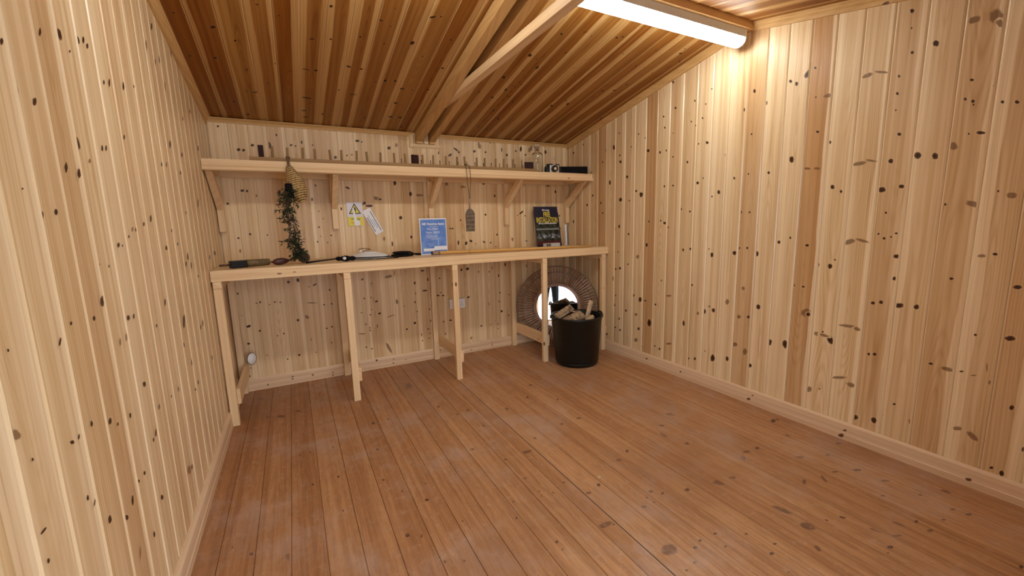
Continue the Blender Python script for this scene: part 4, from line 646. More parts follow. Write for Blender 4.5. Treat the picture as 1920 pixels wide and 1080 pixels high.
for k in range(6):
    a = k * 1.05; e = A0 + ua * .010 * math.cos(a) + ub * .010 * math.sin(a)
    mb.tube([hk + Vector((math.cos(a) * .010, -.013 + .003 * math.sin(a), -.010 + .012 * (k % 2))), (hk.x + .007 * math.cos(a), -.405, ZS + .012), ((hk.x + e.x) / 2 + .006 * math.cos(a * 2), -.415, 1.63), e], .0017, 6)
mb.torus(hk + Vector((0, 0, -.004)), (0, 0, 1), .0115, .0022, 20, 6)
mb.build('hanging_strings', M['twine'], bs)

gl = thing('hanging_foliage', 'bundle of dark green leafy sprigs hanging below the shelf onto the workbench', 'plant', (.47, -.49, .98))
rl = random.Random(21)
spine = [Vector(q) for q in ((.455, -.492, 1.470), (.445, -.496, 1.40), (.452, -.498, 1.30), (.458, -.500, 1.20), (.455, -.498, 1.12), (.478, -.494, 1.05), (.474, -.49, .99))]
def sp(t):
    t = min(max(t, 0), .9999) * (len(spine) - 1); i = int(t); return spine[i].lerp(spine[i + 1], t - i)
mb = MB()
for k in range(9):
    o_ = Vector((rl.uniform(-.03, .03), rl.uniform(-.015, .015), 0))
    mb.tube([sp(t) + o_ * (.3 + t) + Vector((rl.uniform(-.006, .006), 0, 0)) for t in [q / 9 for q in range(10)]], .0016, 5)
twigs = []
for k in range(60):
    t = rl.uniform(.03, .98); b = sp(t) + Vector((rl.uniform(-.02, .02), rl.uniform(-.015, .015), 0)); a = rl.uniform(0, 2 * PI)
    wd = .062 if t < .75 else .045
    e = b + Vector((math.cos(a) * wd * rl.uniform(.4, 1.15), math.sin(a) * .030, rl.uniform(-.05, .01))); e.z = max(e.z, ZB + .006); twigs.append((b, e)); mb.tube([b, (b + e) / 2 + Vector((0, 0, .006)), e], .0011, 4)
mb.build('stems', M['leafdry'], gl)
def leaf(mb, p, d, ln, wd, nrm):
    s_ = d.cross(nrm).normalized(); n_ = nrm.normalized()
    ids = [mb.vert(q) for q in (p, p + d * ln * .4 + s_ * wd - n_ * .0006, p + d * ln, p + d * ln * .4 - s_ * wd - n_ * .0006, p + d * ln * .4 + n_ * .0012)]
    for a, b in ((0, 1), (1, 2), (2, 3), (3, 0)): mb.face((ids[a], ids[b], ids[4]))
g1, g2 = MB(), MB()
for (b, e) in twigs:
    for j in range(11):
        p = b.lerp(e, .15 + .85 * j / 10); d = Vector((rl.uniform(-1, 1), rl.uniform(-.8, .5), rl.uniform(-1.1, .35))).normalized()
        n_ = Vector((rl.uniform(-1, 1), rl.uniform(-1, 1), rl.uniform(-1, 1)))
        if p.z + d.z * .03 < ZB + .003: continue
        leaf(g2 if rl.random() < .10 else g1, p, d, rl.uniform(.018, .038), rl.uniform(.0028, .0052), n_)
for k in range(240):
    p = sp(rl.random()) + Vector((rl.uniform(-.035, .035), rl.uniform(-.018, .018), 0)); d = Vector((rl.uniform(-1, 1), rl.uniform(-.6, .4), rl.uniform(-1.2, .0))).normalized()
    if p.z - .03 < ZB: continue
    leaf(g1, p, d, rl.uniform(.02, .034), rl.uniform(.0025, .0045), Vector((rl.uniform(-1, 1), -1, rl.uniform(-1, 1))))
g1.build('foliage', M['leaf'], gl); o = g2.build('dry_leaves', M['leafdry'], gl); o['label'] = 'dry brown leaves'
mb = MB(); mb.lathe((.462, -.486, 1.395), [(.004, 0), (.022, .004), (.026, .04), (.024, .085), (.020, .096), (.003, .098)], 16); mb.build('stem_wrap', M['blackcloth'], gl)

# ridged wooden paddle on a cord
pd = thing('ridged_paddle', 'grey-brown ridged paddle hanging on a long cord from the peg rack', 'paddle', (1.733, -.425, 1.145))
YP = -.424; T_ = .010
def slab(name, outline, y, th, mat, parent, bevel=.001):
    mb = MB(); R = [[mb.vert((x, yy, z)) for x, z in outline] for yy in (y - th / 2, y + th / 2)]; mb.skin(R, False); return mb.build(name, M[mat], parent, bevel=bevel)
M['weathered'] = plain('weathered_grey_wood', (.20, .145, .10), .6, var=.55, scale=35., bump=.3)
M['handlewood'] = plain('worn_pinkish_handle', (.46, .29, .20), .5, var=.3)
slab('blade', [(1.697, 1.146), (1.768, 1.146), (1.773, 1.288), (1.760, 1.312), (1.745, 1.326), (1.722, 1.326), (1.708, 1.312), (1.694, 1.286)], YP, T_, 'weathered', pd)
for k in range(12):
    z = 1.160 + k * .0108
    mb = MB(); mb.prism([(0, .0026), (-.0032, 0), (0, -.0026)], (1.698, YP - T_ / 2 + .0003, z), (1.770, YP - T_ / 2 + .0003, z), (0, 1, 0), (0, 0, 1))
    mb.build('ridge', M['handlewood' if k % 3 == 1 else 'weathered'], pd)
mb = MB(); mb.tube([(1.7335, YP, 1.322), (1.7335, YP, 1.36), (1.7325, YP, 1.395), (1.732, YP, 1.412)], [.0085, .0075, .007, .0055], 12); mb.build('handle', M['handlewood'], pd)
mb = MB(); xh = px2x(872.5); r0 = Vector((xh, YR, ZS + .040))
for sx in (-1, 1):
    xa = xh + (.006 if sx > 0 else -.006) + (.022 if sx > 0 else .004)
    base = [Vector((xh + sx * .008, YR - .010, ZS + .034)), Vector((xa, -.399, ZS + .024)), Vector((xa, -.406, ZS - .004)), Vector((xa + .001, -.412, ZS - .08)), Vector((1.741 if sx > 0 else 1.728, YP - .002, 1.46)), Vector((1.736 if sx > 0 else 1.731, YP - .007, 1.400))]
    path = []
    for a, b in zip(base, base[1:]):
        m = max(2, int((b - a).length / .006)); path += [a.lerp(b, k / m) for k in range(m)]
    for ph in (0, PI):
        mb.tube([q + Vector((math.cos(k * .9 + ph), math.sin(k * .9 + ph), 0)) * .0014 for k, q in enumerate(path)], .0017, 5)
mb.torus(r0 + Vector((0, 0, -.008)), (0, 0, 1), .0102, .0022, 20, 6)
mb.tube([r0 + Vector((-.018, -.012, -.004)), r0 + Vector((.012, -.014, -.006)), r0 + Vector((.022, -.013, -.014))], .003, 6)
mb.build('cord', M['twine'], pd)

# ================================================================ notices on the back wall
ws = thing('warning_sign', 'torn yellow and white triangle warning sign on the back wall', 'sign', None, mat=frame((.9135, -.0062, 1.3065), (1, 0, .012), (0, 0, 1)))
n_ = NB('sign_white'); n_.set(Base_Color=(.74, .70, .76), Roughness=.35); M['signwhite'] = n_.m
loc_box(ws, 'sign_panel', 'signwhite', (-.058, -.093, 0), (.058, .093, .0016), 0)
mb = MB(); mb.box((-.057, -.092, .0017), (.057, -.022, .0021), ws.matrix_world); mb.build('yellow_panel', M['yellow'], ws)
def tri(R, z, cx=0, cy=.030): return [Vector((cx + R * math.cos(a) * .98, cy + R * math.sin(a) * 1.02, z)) for a in (PI / 2, PI / 2 + 2 * PI / 3, PI / 2 + 4 * PI / 3)]
def flatpoly(p, name, pts, mat, th=.0004):
    mb = MB(); lo = [mb.vert(p.matrix_world @ q) for q in pts]; hi = [mb.vert(p.matrix_world @ (q + Vector((0, 0, th)))) for q in pts]; mb.skin([lo, hi], False); return mb.build(name, M[mat], p)
flatpoly(ws, 'triangle_border', tri(.055, .0017), 'ink'); flatpoly(ws, 'triangle_field', tri(.041, .0022), 'yellow')
flatpoly(ws, 'bolt_symbol', [Vector(q) for q in ((.0, .056, .0027), (.010, .046, .0027), (.004, .038, .0027), (.013, .040, .0027), (.004, .008, .0027), (.002, .030, .0027), (-.010, .036, .0027), (-.006, .046, .0027))], 'ink')
M['inkgreen'] = plain('green_print', (.16, .20, .02), .5); M['inkorange'] = plain('orange_print', (.65, .22, .04), .5)
letters('lettering', 'Warning', .019, ws.matrix_world @ Matrix.Translation((0, -.040, .0023)), M['inkgreen'], ws, bold=.0006)
letters('lettering', 'Keep out', .016, ws.matrix_world @ Matrix.Translation((-.002, -.068, .0023)), M['inkorange'], ws, bold=.0005)
flatpoly(ws, 'torn_strip', [Vector(q) for q in ((-.018, .050, .0032), (-.006, .050, .0032), (.004, -.010, .0032), (.012, -.048, .0032), (.034, -.050, .0032), (.030, -.092, .0032), (-.012, -.092, .0032), (-.012, -.030, .0032))], 'paper')

pt = thing('paper_ticket', 'tilted white printed card on the wall beside the warning sign', 'card', None, mat=frame((1.047, -.0065, 1.246), (.095, 0, -.190), (.052, 0, .042)))
loc_box(pt, 'card', 'paper', (-.108, -.035, 0), (.108, .035, .001), 0)
M['inkblue'] = plain('blue_grey_print', (.05, .05, .14), .5); M['inkpale'] = plain('pale_grey_print', (.36, .36, .44), .5)
for i, (x0, wd, y, m) in enumerate(((-.055, .05, .022, 'inkblue'), (.032, .10, .022, 'inkblue'), (.02, .07, .007, 'inkpale'), (-.01, .10, -.010, 'inkpale'), (.012, .12, -.024, 'inkblue'))):
    rr = random.Random(i); x = x0 - wd / 2; mb = MB()
    while x < x0 + wd / 2:
        l = rr.uniform(.004, .009); mb.box((x, y - .004, .0011), (x + l, y + .0035, .0015), pt.matrix_world); x += l + rr.uniform(.0015, .004)
    mb.build('print_line', M[m], pt)

# double socket
sk = thing('double_socket', 'white double wall socket behind the third front leg of the workbench', 'socket', None, mat=frame((1.733, -.005, .489), (1, 0, 0), (0, 0, 1)))
loc_box(sk, 'back_box', 'white', (-.073, -.043, 0), (.073, .043, .028), .002); fp_ = loc_box(sk, 'face_plate', 'white', (-.0755, -.0445, .0282), (.0755, .0445, .036), .003)
for sx in (-1, 1):
    loc_box(sk, 'rocker_switch', 'white', (sx * .038 - .006 + sx * .018, .010, .0361), (sx * .038 + .006 + sx * .018, .030, .040), .001).parent = fp_
    for (hx, hy, hw, hh) in ((0, .004, .002, .005), (-.011, -.018, .004, .0022), (.011, -.018, .004, .0022)):
        loc_box(sk, 'pin_slot', 'ink', (sx * .036 + hx - hw, hy - hh, .0361), (sx * .036 + hx + hw, hy + hh, .0366), 0).parent = fp_

# ================================================================ things on the workbench
ZT = ZB + .0004
# blue price sign (A4)
n_ = NB('blue_print'); tc = n_.t.nodes.new('ShaderNodeTexCoord')
f_ = n_.noise(tc.outputs['Object'], 9., 3, .6)
n_.set(Base_Color=n_.mix(n_.ramp(f_, .4, .7), (.10, .225, .62), (.21, .37, .74)), Roughness=.35); M['blue'] = n_.m
ps = thing('price_sign', 'blue printed price sign in a white frame standing on the workbench', 'sign', None,
           mat=frame((1.454, -.330, ZT), (1, .02, 0), (-.055, .03, 1.0)))
loc_box(ps, 'sign_holder', 'paper', (-.111, 0, -.003), (.111, .287, 0), .0005)
loc_box(ps, 'printed_sheet', 'blue', (-.105, .008, .0002), (.105, .279, .0008), 0)
P_ = ps.matrix_world
def L(p, body, size, x, y, mat, z=.0011, **k): return letters('lettering', body, size, p.matrix_world @ Matrix.Translation((x, y, z)), M[mat], p, **k)
L(ps, 'HD Reverse Apex', .0245, .000, .243, 'paper', bold=.0006)
L(ps, 'Tongue and groove', .0085, .006, .222, 'paper')
L(ps, 'Was  £8668', .019, -.008, .203, 'paper')
L(ps, 'Now  £8225', .022, -.004, .176, 'paper')
for i, (x, y, wd) in enumerate(((-.035, .158, .055), (-.015, .148, .095), (-.015, .140, .09), (-.012, .130, .07), (-.004, .120, .05), (-.03, .085, .05), (-.02, .070, .045))):
    mb = MB(); rr = random.Random(i + 7); q = x - wd / 2
    while q < x + wd / 2:
        l = rr.uniform(.003, .007); mb.box((q, y - .0014, .0009), (q + l, y + .0012, .0012), P_); q += l + .0018
    mb.build('print_line', M['paper'], ps)
mb = MB(); mb.box((.000, .034, .0009), (.105, .066, .0013), P_); mb.box((-.088, .028, .0010), (-.0001, .050, .0013), P_); mb.build('white_band', M['paper'], ps)
M['bluepale'] = plain('pale_blue_print', (.30, .46, .80), .4)
mb = MB(); mb.box((.030, .070, .0009), (.040, .128, .0011), P_); mb.box((.020, .124, .0009), (.052, .132, .0011), P_); mb.build('printed_picture', M['bluepale'], ps)
mb = MB(); mb.prism([(.010, .20), (.085, .002), (.080, .002), (.006, .19)], P_ @ Vector((-.03, 0, -.005)), P_ @ Vector((.03, 0, -.005)), (0, 1, 0), (0, 0, 1)); mb.build('rear_strut', M['paper'], ps)

# black and yellow poster (two sheets leaning on the wall)
def poster(nm, o_, label, back):
    t = thing('advert_poster', label, 'poster', None, mat=frame(o_, (1, .0, .0), (-.045, .075, .385)))
    loc_box(t, 'sheet', 'navy', (-.138, 0, -.0015), (.138, .392, 0), 0)
    return t
M['navy'] = plain('navy_black_print', (.006, .009, .035), .3)
M['photo'] = None
n_ = NB('night_garden_photo_print'); tc = n_.t.nodes.new('ShaderNodeTexCoord'); x_, y_, z_ = n_.sep(tc.outputs['Object'])
f_ = n_.noise(tc.outputs['Object'], 26., 5, .7); c_ = n_.mix(n_.ramp(f_, .40, .66), (.008, .010, .008), (.06, .075, .05))
c_ = n_.mix(n_.mul(n_.ramp(f_, .45, .6), n_.mul(n_.ramp(y_, .075, .085), n_.sub(1., n_.ramp(y_, .10, .135)))), c_, (.42, .48, .56))
c_ = n_.mix(n_.mul(n_.ramp(y_, .160, .166), n_.sub(1., n_.ramp(y_, .174, .182))), c_, (.24, .27, .27))
c_ = n_.mix(n_.sub(1., n_.ramp(y_, .050, .056)), c_, (.09, .012, .014))
n_.set(Base_Color=c_, Roughness=.25); M['photo'] = n_.m
pb = poster('b', (2.702, -.128, ZT), 'dark sheet standing half hidden behind the free installation poster', True)
po = poster('a', (2.676, -.142, ZT), 'navy free installation poster with yellow lettering leaning on the back wall', False)
# rear sheet is a little shorter
pb.scale = (.92, .84, 1); bpy.context.view_layer.update()
loc_box(po, 'printed_photo', 'photo', (-.132, .020, .0002), (.132, .228, .0007), 0)
M['yellowink'] = plain('yellow_lettering', (.82, .66, .06), .5)
letters('lettering', 'FREE', .068, po.matrix_world @ Matrix.Translation((.006, .314, .0005)), M['yellowink'], po, sx=.56, bold=.0014)
letters('lettering', 'INSTALLATION', .072, po.matrix_world @ Matrix.Translation((.004, .258, .0005)), M['yellowink'], po, sx=.50, bold=.0012)
letters('lettering', 'ON ALL GARDEN BUILDINGS', .0155, po.matrix_world @ Matrix.Translation((.004, .226, .001)), M['paper'], po, sx=1.04, bold=.0006)
mb = MB(); Q = po.matrix_world
mb.box((-.040, .352, .0002), (-.024, .367, .0008), Q)
for k in range(6): mb.box((-.020 + k * .0105, .354 - .001 * k, .0002), (-.013 + k * .0105, .363, .0008), Q)
mb.build('printed_emblem', M['paper'], po)

# grey card viewer with two round eyepieces
gv = thing('goggle_box', 'small pale grey box with two round dark eyepieces below the poster', 'box', None, mat=frame((2.655, -.205, ZT), (1, .06, 0), (0, 0, 1)))
loc_box(gv, 'shell', 'grey', (-.085, 0, -.020), (.090, .034, .020), .003)
for xx in (-.062, -.034): loc_cyl(gv, 'eyepiece', 'black', (xx, .018, .0202), (xx, .018, .027), .0135, .012); loc_cyl(gv, 'eyepiece_glass', 'grey', (xx, .018, .0268), (xx, .018, .0275), .006, .006)

# thin striped rule in the corner
mb = MB()
rl_ = thing('measuring_rule', 'slim white ruler with a black edge standing in the right back corner', 'ruler', None, mat=frame((2.925, -.075, ZT), (1, -.2, 0), (.02, .08, 1)))
loc_box(rl_, 'blade', 'paper', (-.013, 0, -.002), (.007, .205, .002), 0); loc_box(rl_, 'black_edge', 'ink', (.0072, 0, -.002), (.015, .205, .002), 0)
for k in range(9): loc_box(rl_, 'mark', 'ink', (-.008 + .004 * (k % 3), .018 + k * .02, .0021), (.002, .0205 + k * .02, .0024), 0)

# cane pole lying along the bench
cp = thing('cane_pole', 'long varnished cane pole lying along the right half of the workbench', 'pole', None,
           mat=Matrix.Translation((1.412, -.395, ZT + .016)) @ (Vector((2.845, -.598, ZT + .0105)) - Vector((1.412, -.395, ZT + .016))).to_track_quat('Z', 'Y').to_matrix().to_4x4())
LP = (Vector((2.845, -.598, ZT + .0105)) - Vector((1.412, -.395, ZT + .016))).length
Q = cp.matrix_world
mb = MB(); mb.skin([mb.ring(Q @ Vector((0, 0, z)), (Q.to_3x3() @ Vector((r, 0, 0))), (Q.to_3x3() @ Vector((0, r, 0))), 16) for z, r in ((.002, .0125), (.06, .0135), (.10, .0140), (.4, .0135), (.9, .011), (LP, .0075))]); mb.build('shaft', M['bamboo'], cp)
mb = MB(); mb.cyl(Q @ Vector((0, 0, -.006)), Q @ Vector((0, 0, .0019)), .0130, .0130, 16); o = mb.build('end_plug', M['black'], cp)
mb = MB(); mb.cyl(Q @ Vector((0, 0, .002)), Q @ Vector((0, 0, .056)), .0148, .0150, 16); mb.build('pale_sleeve', M['handlewood'], cp)
for z in (.057, .30): mb = MB(); mb.cyl(Q @ Vector((0, 0, z)), Q @ Vector((0, 0, z + .003)), .0152, .0152, 16); mb.build('joint_ring', M['brownwood'], cp)

# white ceiling-lamp dome, upturned, with a wire clip on top
dm = thing('white_dome_fitting', 'round white domed fitting lying on the workbench', 'fitting', (.945, -.335, ZT))
c = (.945, -.335, ZT)
mb = MB(); mb.lathe(c, [(.002, 0), (.140, 0), (.149, .006), (.150, .012), (.146, .016)], 48); mb.build('rim', M['white'], dm)
mb = MB(); mb.lathe(c, [(.142, .0165), (.130, .026), (.100, .037), (.062, .044), (.060, .047), (.055, .050), (.002, .051)], 48); mb.build('dome', M['white'], dm)
mb = MB(); mb.torus((c[0], c[1], c[2] + .0150), (0, 0, 1), .1485, .0022, 64, 6); mb.build('dark_gasket', M['ink'], dm)
mb = MB(); q = Vector((c[0] - .035, c[1], c[2] + .0525)); mb.tube([q + Vector((-.03, 0, 0)), q + Vector((-.032, 0, .020)), q + Vector((0, .003, .023)), q + Vector((.035, .003, .021)), q + Vector((.05, 0, .012)), q + Vector((.02, -.006, .010)), q + Vector((-.01, -.006, .0))], .0026, 8); mb.build('wire_clip', M['screw'], dm)
mb = MB(); mb.lathe(q + Vector((-.022, 0, -.0005)), [(.002, 0), (.011, 0), (.012, .006), (.008, .012), (.002, .013)], 14); mb.build('clip_knob', M['white'], dm)

# black rod with bulky grip lying in front of the dome
br_ = thing('folded_black_rod', 'thin black rod with bulky knobbed grip in front of the white dome', 'rod', (.78, -.49, ZT))
a, b, c2, d2 = Vector((.515, -.480, ZT + .006)), Vector((.700, -.496, ZT + .022)), Vector((.830, -.508, ZT + .019)), Vector((1.130, -.470, ZT + .008))
mb = MB(); mb.tube([a, b], [.0065, .0048], 10); mb.build('rod_tip', M['black'], br_)
mb = MB(); mb.tube([b.lerp(c2, t) for t in (0, .12, .25, .4, .55, .7, .85, 1)], [.008, .016, .013, .020, .021, .014, .017, .007], 14); mb.build('grip', M['blackcloth'], br_)
mb = MB(); mb.cyl(b.lerp(c2, .40) + Vector((0, -.016, .002)), b.lerp(c2, .40) + Vector((.004, -.026, .004)), .012, .010, 14); mb.build('clamp_knob', M['grey'], br_)
mb = MB(); mb.tube([c2 + Vector((0, 0, .003)), c2.lerp(d2, .5) + Vector((0, .004, .004)), d2 + Vector((0, 0, .004))], .0034, 8); mb.build('rod_shaft', M['black'], br_)
mb = MB(); mb.tube([c2 + Vector((0, -.012, -.006)), c2.lerp(d2, .5) + Vector((0, -.014, -.008)), d2 + Vector((.0, -.010, -.004))], .0030, 8); mb.build('rod_shaft', M['black'], br_)

# black folded wallet and strap
wl = thing('folded_black_pouch', 'folded black pouch with trailing strap left of the blue price sign', 'pouch', None, mat=frame((1.190, -.345, ZT), (1, .25, 0), (-.25, 1, 0)))
def lump(p, name, mat, lo, hi, seed, amp=.004):
    mb = MB(); rr = random.Random(seed); nx, ny = 8, 6; rings = []
    for k in range(5):
        z = lo[2] + (hi[2] - lo[2]) * k / 4; f = 1 - .10 * abs(k - 2) ** 2 / 4; row = []
        for j in range(24):
            t = 2 * PI * j / 24; cx_, sy2 = math.cos(t), math.sin(t); e = .45
            x = (lo[0] + hi[0]) / 2 + (hi[0] - lo[0]) / 2 * f * math.copysign(abs(cx_) ** e, cx_); y = (lo[1] + hi[1]) / 2 + (hi[1] - lo[1]) / 2 * f * math.copysign(abs(sy2) ** e, sy2)
            row.append(mb.vert(p.matrix_world @ Vector((x + rr.uniform(-amp, amp), y + rr.uniform(-amp, amp), z + (rr.uniform(-amp, amp) if 0 < k else 0)))))
        rings.append(row)
    mb.skin(rings); return mb.build(name, M[mat], p, sub=1)
lump(wl, 'lower_fold', 'blackcloth', (-.082, -.055, .002), (.082, .055, .022), 1); lump(wl, 'upper_fold', 'blackcloth', (-.070, -.050, .022), (.052, .045, .041), 2)
mb = MB(); Q = wl.matrix_world
mb.tube([Q @ Vector(q) for q in ((.05, .03, .03), (.085, .035, .028), (.115, .03, .012), (.15, .02, .008), (.17, .0, .007))], [.006, .008, .006, .009, .005], 8); mb.build('strap', M['blackcloth'], wl)

# old tool with block handle at the left end
tl = thing('block_handled_tool', 'old tool with black block and worn brown handle at the left bench end', 'tool', None, mat=frame((.085, -.515, ZT), (.235, .095, .0), (0, 0, 1)))
loc_cyl(tl, 'tip_rod', 'brownwood', (-.045, .022, 0), (.012, .022, 0), .0065)
loc_box(tl, 'black_block', 'black', (.010, 0, -.024), (.098, .046, .024), .004)
mb = MB(); Q = tl.matrix_world; mb.skin([mb.ring(Q @ Vector((x, .024, 0)), Q.to_3x3() @ Vector((0, r, 0)), Q.to_3x3() @ Vector((0, 0, r)), 10) for x, r in ((.0985, .0235), (.15, .0228), (.20, .0215), (.232, .0205), (.236, .016))]); mb.build('worn_handle', M['mossy'], tl)
ld = thing('wooden_ladle', 'dark red-brown tool with oval grip, thin shaft and round end', 'tool', (.42, -.44, ZT))
P0 = Vector((.345, -.478, ZT + .023))
mb = MB(); mb.tube([P0 + Vector((-.030, .010, .0)), P0 + Vector((-.012, .003, .0))], [.006, .007], 10); mb.build('tail_rod', M['brownwood'], ld)
mb = MB(); d_ = Vector((1, .32, .06)).normalized(); mb.tube([P0 + d_ * t for t in (-.022, -.012, .01, .03, .05, .066, .076)], [.006, .017, .0225, .0225, .019, .012, .006], 16); mb.build('oval_grip', M['redbrown'], ld)
E0 = Vector((.512, -.425, ZT + .037))
mb = MB(); mb.tube([P0 + d_ * .070, P0.lerp(E0, .6) + Vector((0, .01, .006)), E0 + Vector((-.030, .012, 0))], [.0055, .005, .005], 10); mb.build('shaft', M['black'], ld)
mb = MB(); mb.lathe(E0 + Vector((0, .014, 0)), [(.002, 0), (.026, .002), (.036, .012), (.037, .022), (.034, .030), (.029, .031), (.024, .022), (.002, .018)], 28, (-.15, -1, .1)); mb.build('round_bowl', M['brownwood'], ld)

# ================================================================ round mirror in the corner
mc = Vector((2.655, -.290, .396)); nn = Vector((-.53, -.845, .085)).normalized()
mr = thing('round_rattan_mirror', 'large round mirror with radiating rattan frame leaning in the corner under the bench', 'mirror', (mc.x, mc.y, .0))
ua = Vector((0, 0, 1)).cross(nn).normalized(); va = nn.cross(ua)
def mp(r, t, h=0): return mc + (ua * math.cos(t) + va * math.sin(t)) * r + nn * h
mb = MB(); mb.lathe(mc, [(.001, 0), (.202, 0), (.202, .004), (.001, .004)], 64, nn, smooth=False); mb.build('mirror_glass', M['mirror'], mr)
mb = MB(); mb.torus(mc + nn * .006, nn, .206, .009, 72, 10); mb.torus(mc + nn * .004, nn, .218, .007, 72, 8); mb.build('inner_ring', M['rattan'], mr)
mb = MB(); mb.lathe(mc, [(.001, -.010), (.20, -.010), (.20, -.002), (.001, -.002)], 48, nn, smooth=False); mb.build('back_board', M['brownwood'], mr)
mb = MB(); NS_ = 76; rr = random.Random(4)
for k in range(NS_):
    t = 2 * PI * (k + rr.uniform(-.12, .12)) / NS_; mb.tube([mp(.213, t, .004), mp(.30, t + .004, .007), mp(.384, t, .004)], [.0056, .0066, .0074], 6)
mb.build('radiating_spokes', M['rattan'], mr)
for R_, r2, h in ((.333, .0032, .013), (.333, .0032, -.004), (.390, .0042, .004)): mb = MB(); mb.torus(mc + nn * h, nn, R_, r2, 96, 7); mb.build('hoop', M['rattan2'], mr)

# ================================================================ black bucket with firewood
bc = Vector((2.535, -.765, 0))
bk = thing('black_bucket', 'large black rubber bucket in front of the mirror holding firewood', 'bucket', bc)
mb = MB(); mb.lathe(bc, [(.001, .001), (.168, .001), (.176, .006), (.180, .028), (.183, .030), (.212, .40), (.219, .404), (.219, .418), (.210, .420), (.204, .410), (.173, .030), (.001, .022)], 64, caps=False); mb.build('bucket_body', M['rubber'], bk)
mb = MB(); mb.torus(bc + Vector((0, 0, .030)), (0, 0, 1), .182, .0035, 64, 8); mb.build('base_ring', M['rubber'], bk)
for a in (-.25, PI - .25):
    e_ = Vector((math.cos(a), math.sin(a), 0)); s_ = Vector((-e_.y, e_.x, 0))
    mb = MB(); mb.tube([bc + e_ * .216 + s_ * x + Vector((0, 0, z)) for x, z in ((-.05, .395), (-.045, .415), (-.02, .430), (.02, .430), (.045, .415), (.05, .395))], .008, 10); mb.build('handle', M['rubber'], bk)
def log(label, p0, p1, r, seed, split=False, mat='bark', nm='firewood_log'):
    p0, p1 = Vector(p0), Vector(p1); t = thing(nm, label, 'log', p0.lerp(p1, .5) if p0.z < p1.z else p0, 'firewood in the black bucket'); rr = random.Random(seed)
    d = (p1 - p0).normalized(); a = d.orthogonal().normalized(); b = d.cross(a); R = []; NN = 18; prof = [1 + rr.uniform(-.12, .12) for _ in range(NN)]
    for k in range(9):
        f = k / 8; row = []
        for j in range(NN):
            an_ = 2 * PI * j / NN; q = r * (prof[j] + rr.uniform(-.06, .06))
            y_ = math.sin(an_) * q
            if split and y_ > r * .15: y_ = r * .15 + rr.uniform(-.002, .002)
            row.append(t.matrix_world.translation * 0 + p0 + d * ((p1 - p0).length * f) + a * math.cos(an_) * q + b * y_)
        R.append(row)
    mb = MB(); mb.skin([[mb.vert(q) for q in row] for row in R], True, False); mb.build('bark', M[mat], t)
    for row, s_ in ((R[0], -1), (R[-1], 1)):
        mb = MB(); c_ = sum(row, Vector()) / NN; ids = [mb.vert(c_ + (q - c_) * .985 + d * s_ * .0004) for q in row]; mb.face(ids if s_ > 0 else ids[::-1]); mb.build('cut_end', M['logend'], t)
    return t
log('fat rough log with shaggy bark lying at the front of the bucket', (2.385, -.800, .352), (2.590, -.745, .388), .054, 1)
log('pale split log lying low across the bucket front', (2.56, -.900, .372), (2.655, -.815, .386), .026, 2, False, 'logend')
log('long clean split stick leaning out over the bucket right side', (2.615, -.755, .290), (2.735, -.690, .500), .030, 3, True, 'logend')
log('log at the back of the bucket with a pale split face turned to the mirror', (2.400, -.665, .400), (2.590, -.620, .455), .034, 4, True, 'bark')
log('dark short log upright between the others', (2.570, -.685, .20), (2.574, -.683, .425), .026, 5, False, 'black')
log('bark-covered log buried at the bottom of the bucket', (2.43, -.72, .12), (2.62, -.80, .14), .060, 6)

# ================================================================ small dish in the left corner
ds = thing('white_dish', 'small white dish with dark rim behind the leftmost bench legs', 'dish', None, mat=frame((.106, -.095, .272), (.6, .8, 0), (0, .1, 1)))
Q = ds.matrix_world
mb = MB(); mb.lathe(Q @ Vector((0, 0, 0)), [(.001, .012), (.030, .010), (.042, .0)], 32, Q.to_3x3() @ Vector((0, 0, 1)), caps=False); mb.build('bowl', M['white'], ds)
mb = MB(); mb.torus(Q @ Vector((0, 0, 0)), Q.to_3x3() @ Vector((0, 0, 1)), .042, .002, 40, 6); mb.build('rim', M['ink'], ds)

# pale crumbs of wood on the floor
crumbs = [(s_[0], s_[1]) for s_ in ((1.566, -1.255), (1.62, -1.66), (1.63, -2.16))]
for k, (x, y) in enumerate(crumbs):
    rr = random.Random(k + 40); mb = MB(); m_ = .006 + .005 * (k == 2); q = [(m_ * rr.uniform(.6, 1.2) * math.cos(a), m_ * rr.uniform(.5, 1.1) * math.sin(a)) for a in (0, 1.2, 2.5, 3.6, 5.)]
    mb.skin([[mb.vert((x + a, y + b, .0008)) for a, b in q], [mb.vert((x + a * .7, y + b * .7, .0035)) for a, b in q]], False)
    tag(mb.build('wood_chip', M['logend']), ('pale chip of wood beside the long floor seam, farthest from the viewer', 'small pale chip of wood right of the floor seam in mid floor', 'largest pale wood chip on the floor, nearest the viewer')[k], 'wood chip', 'wood chips on the floor')

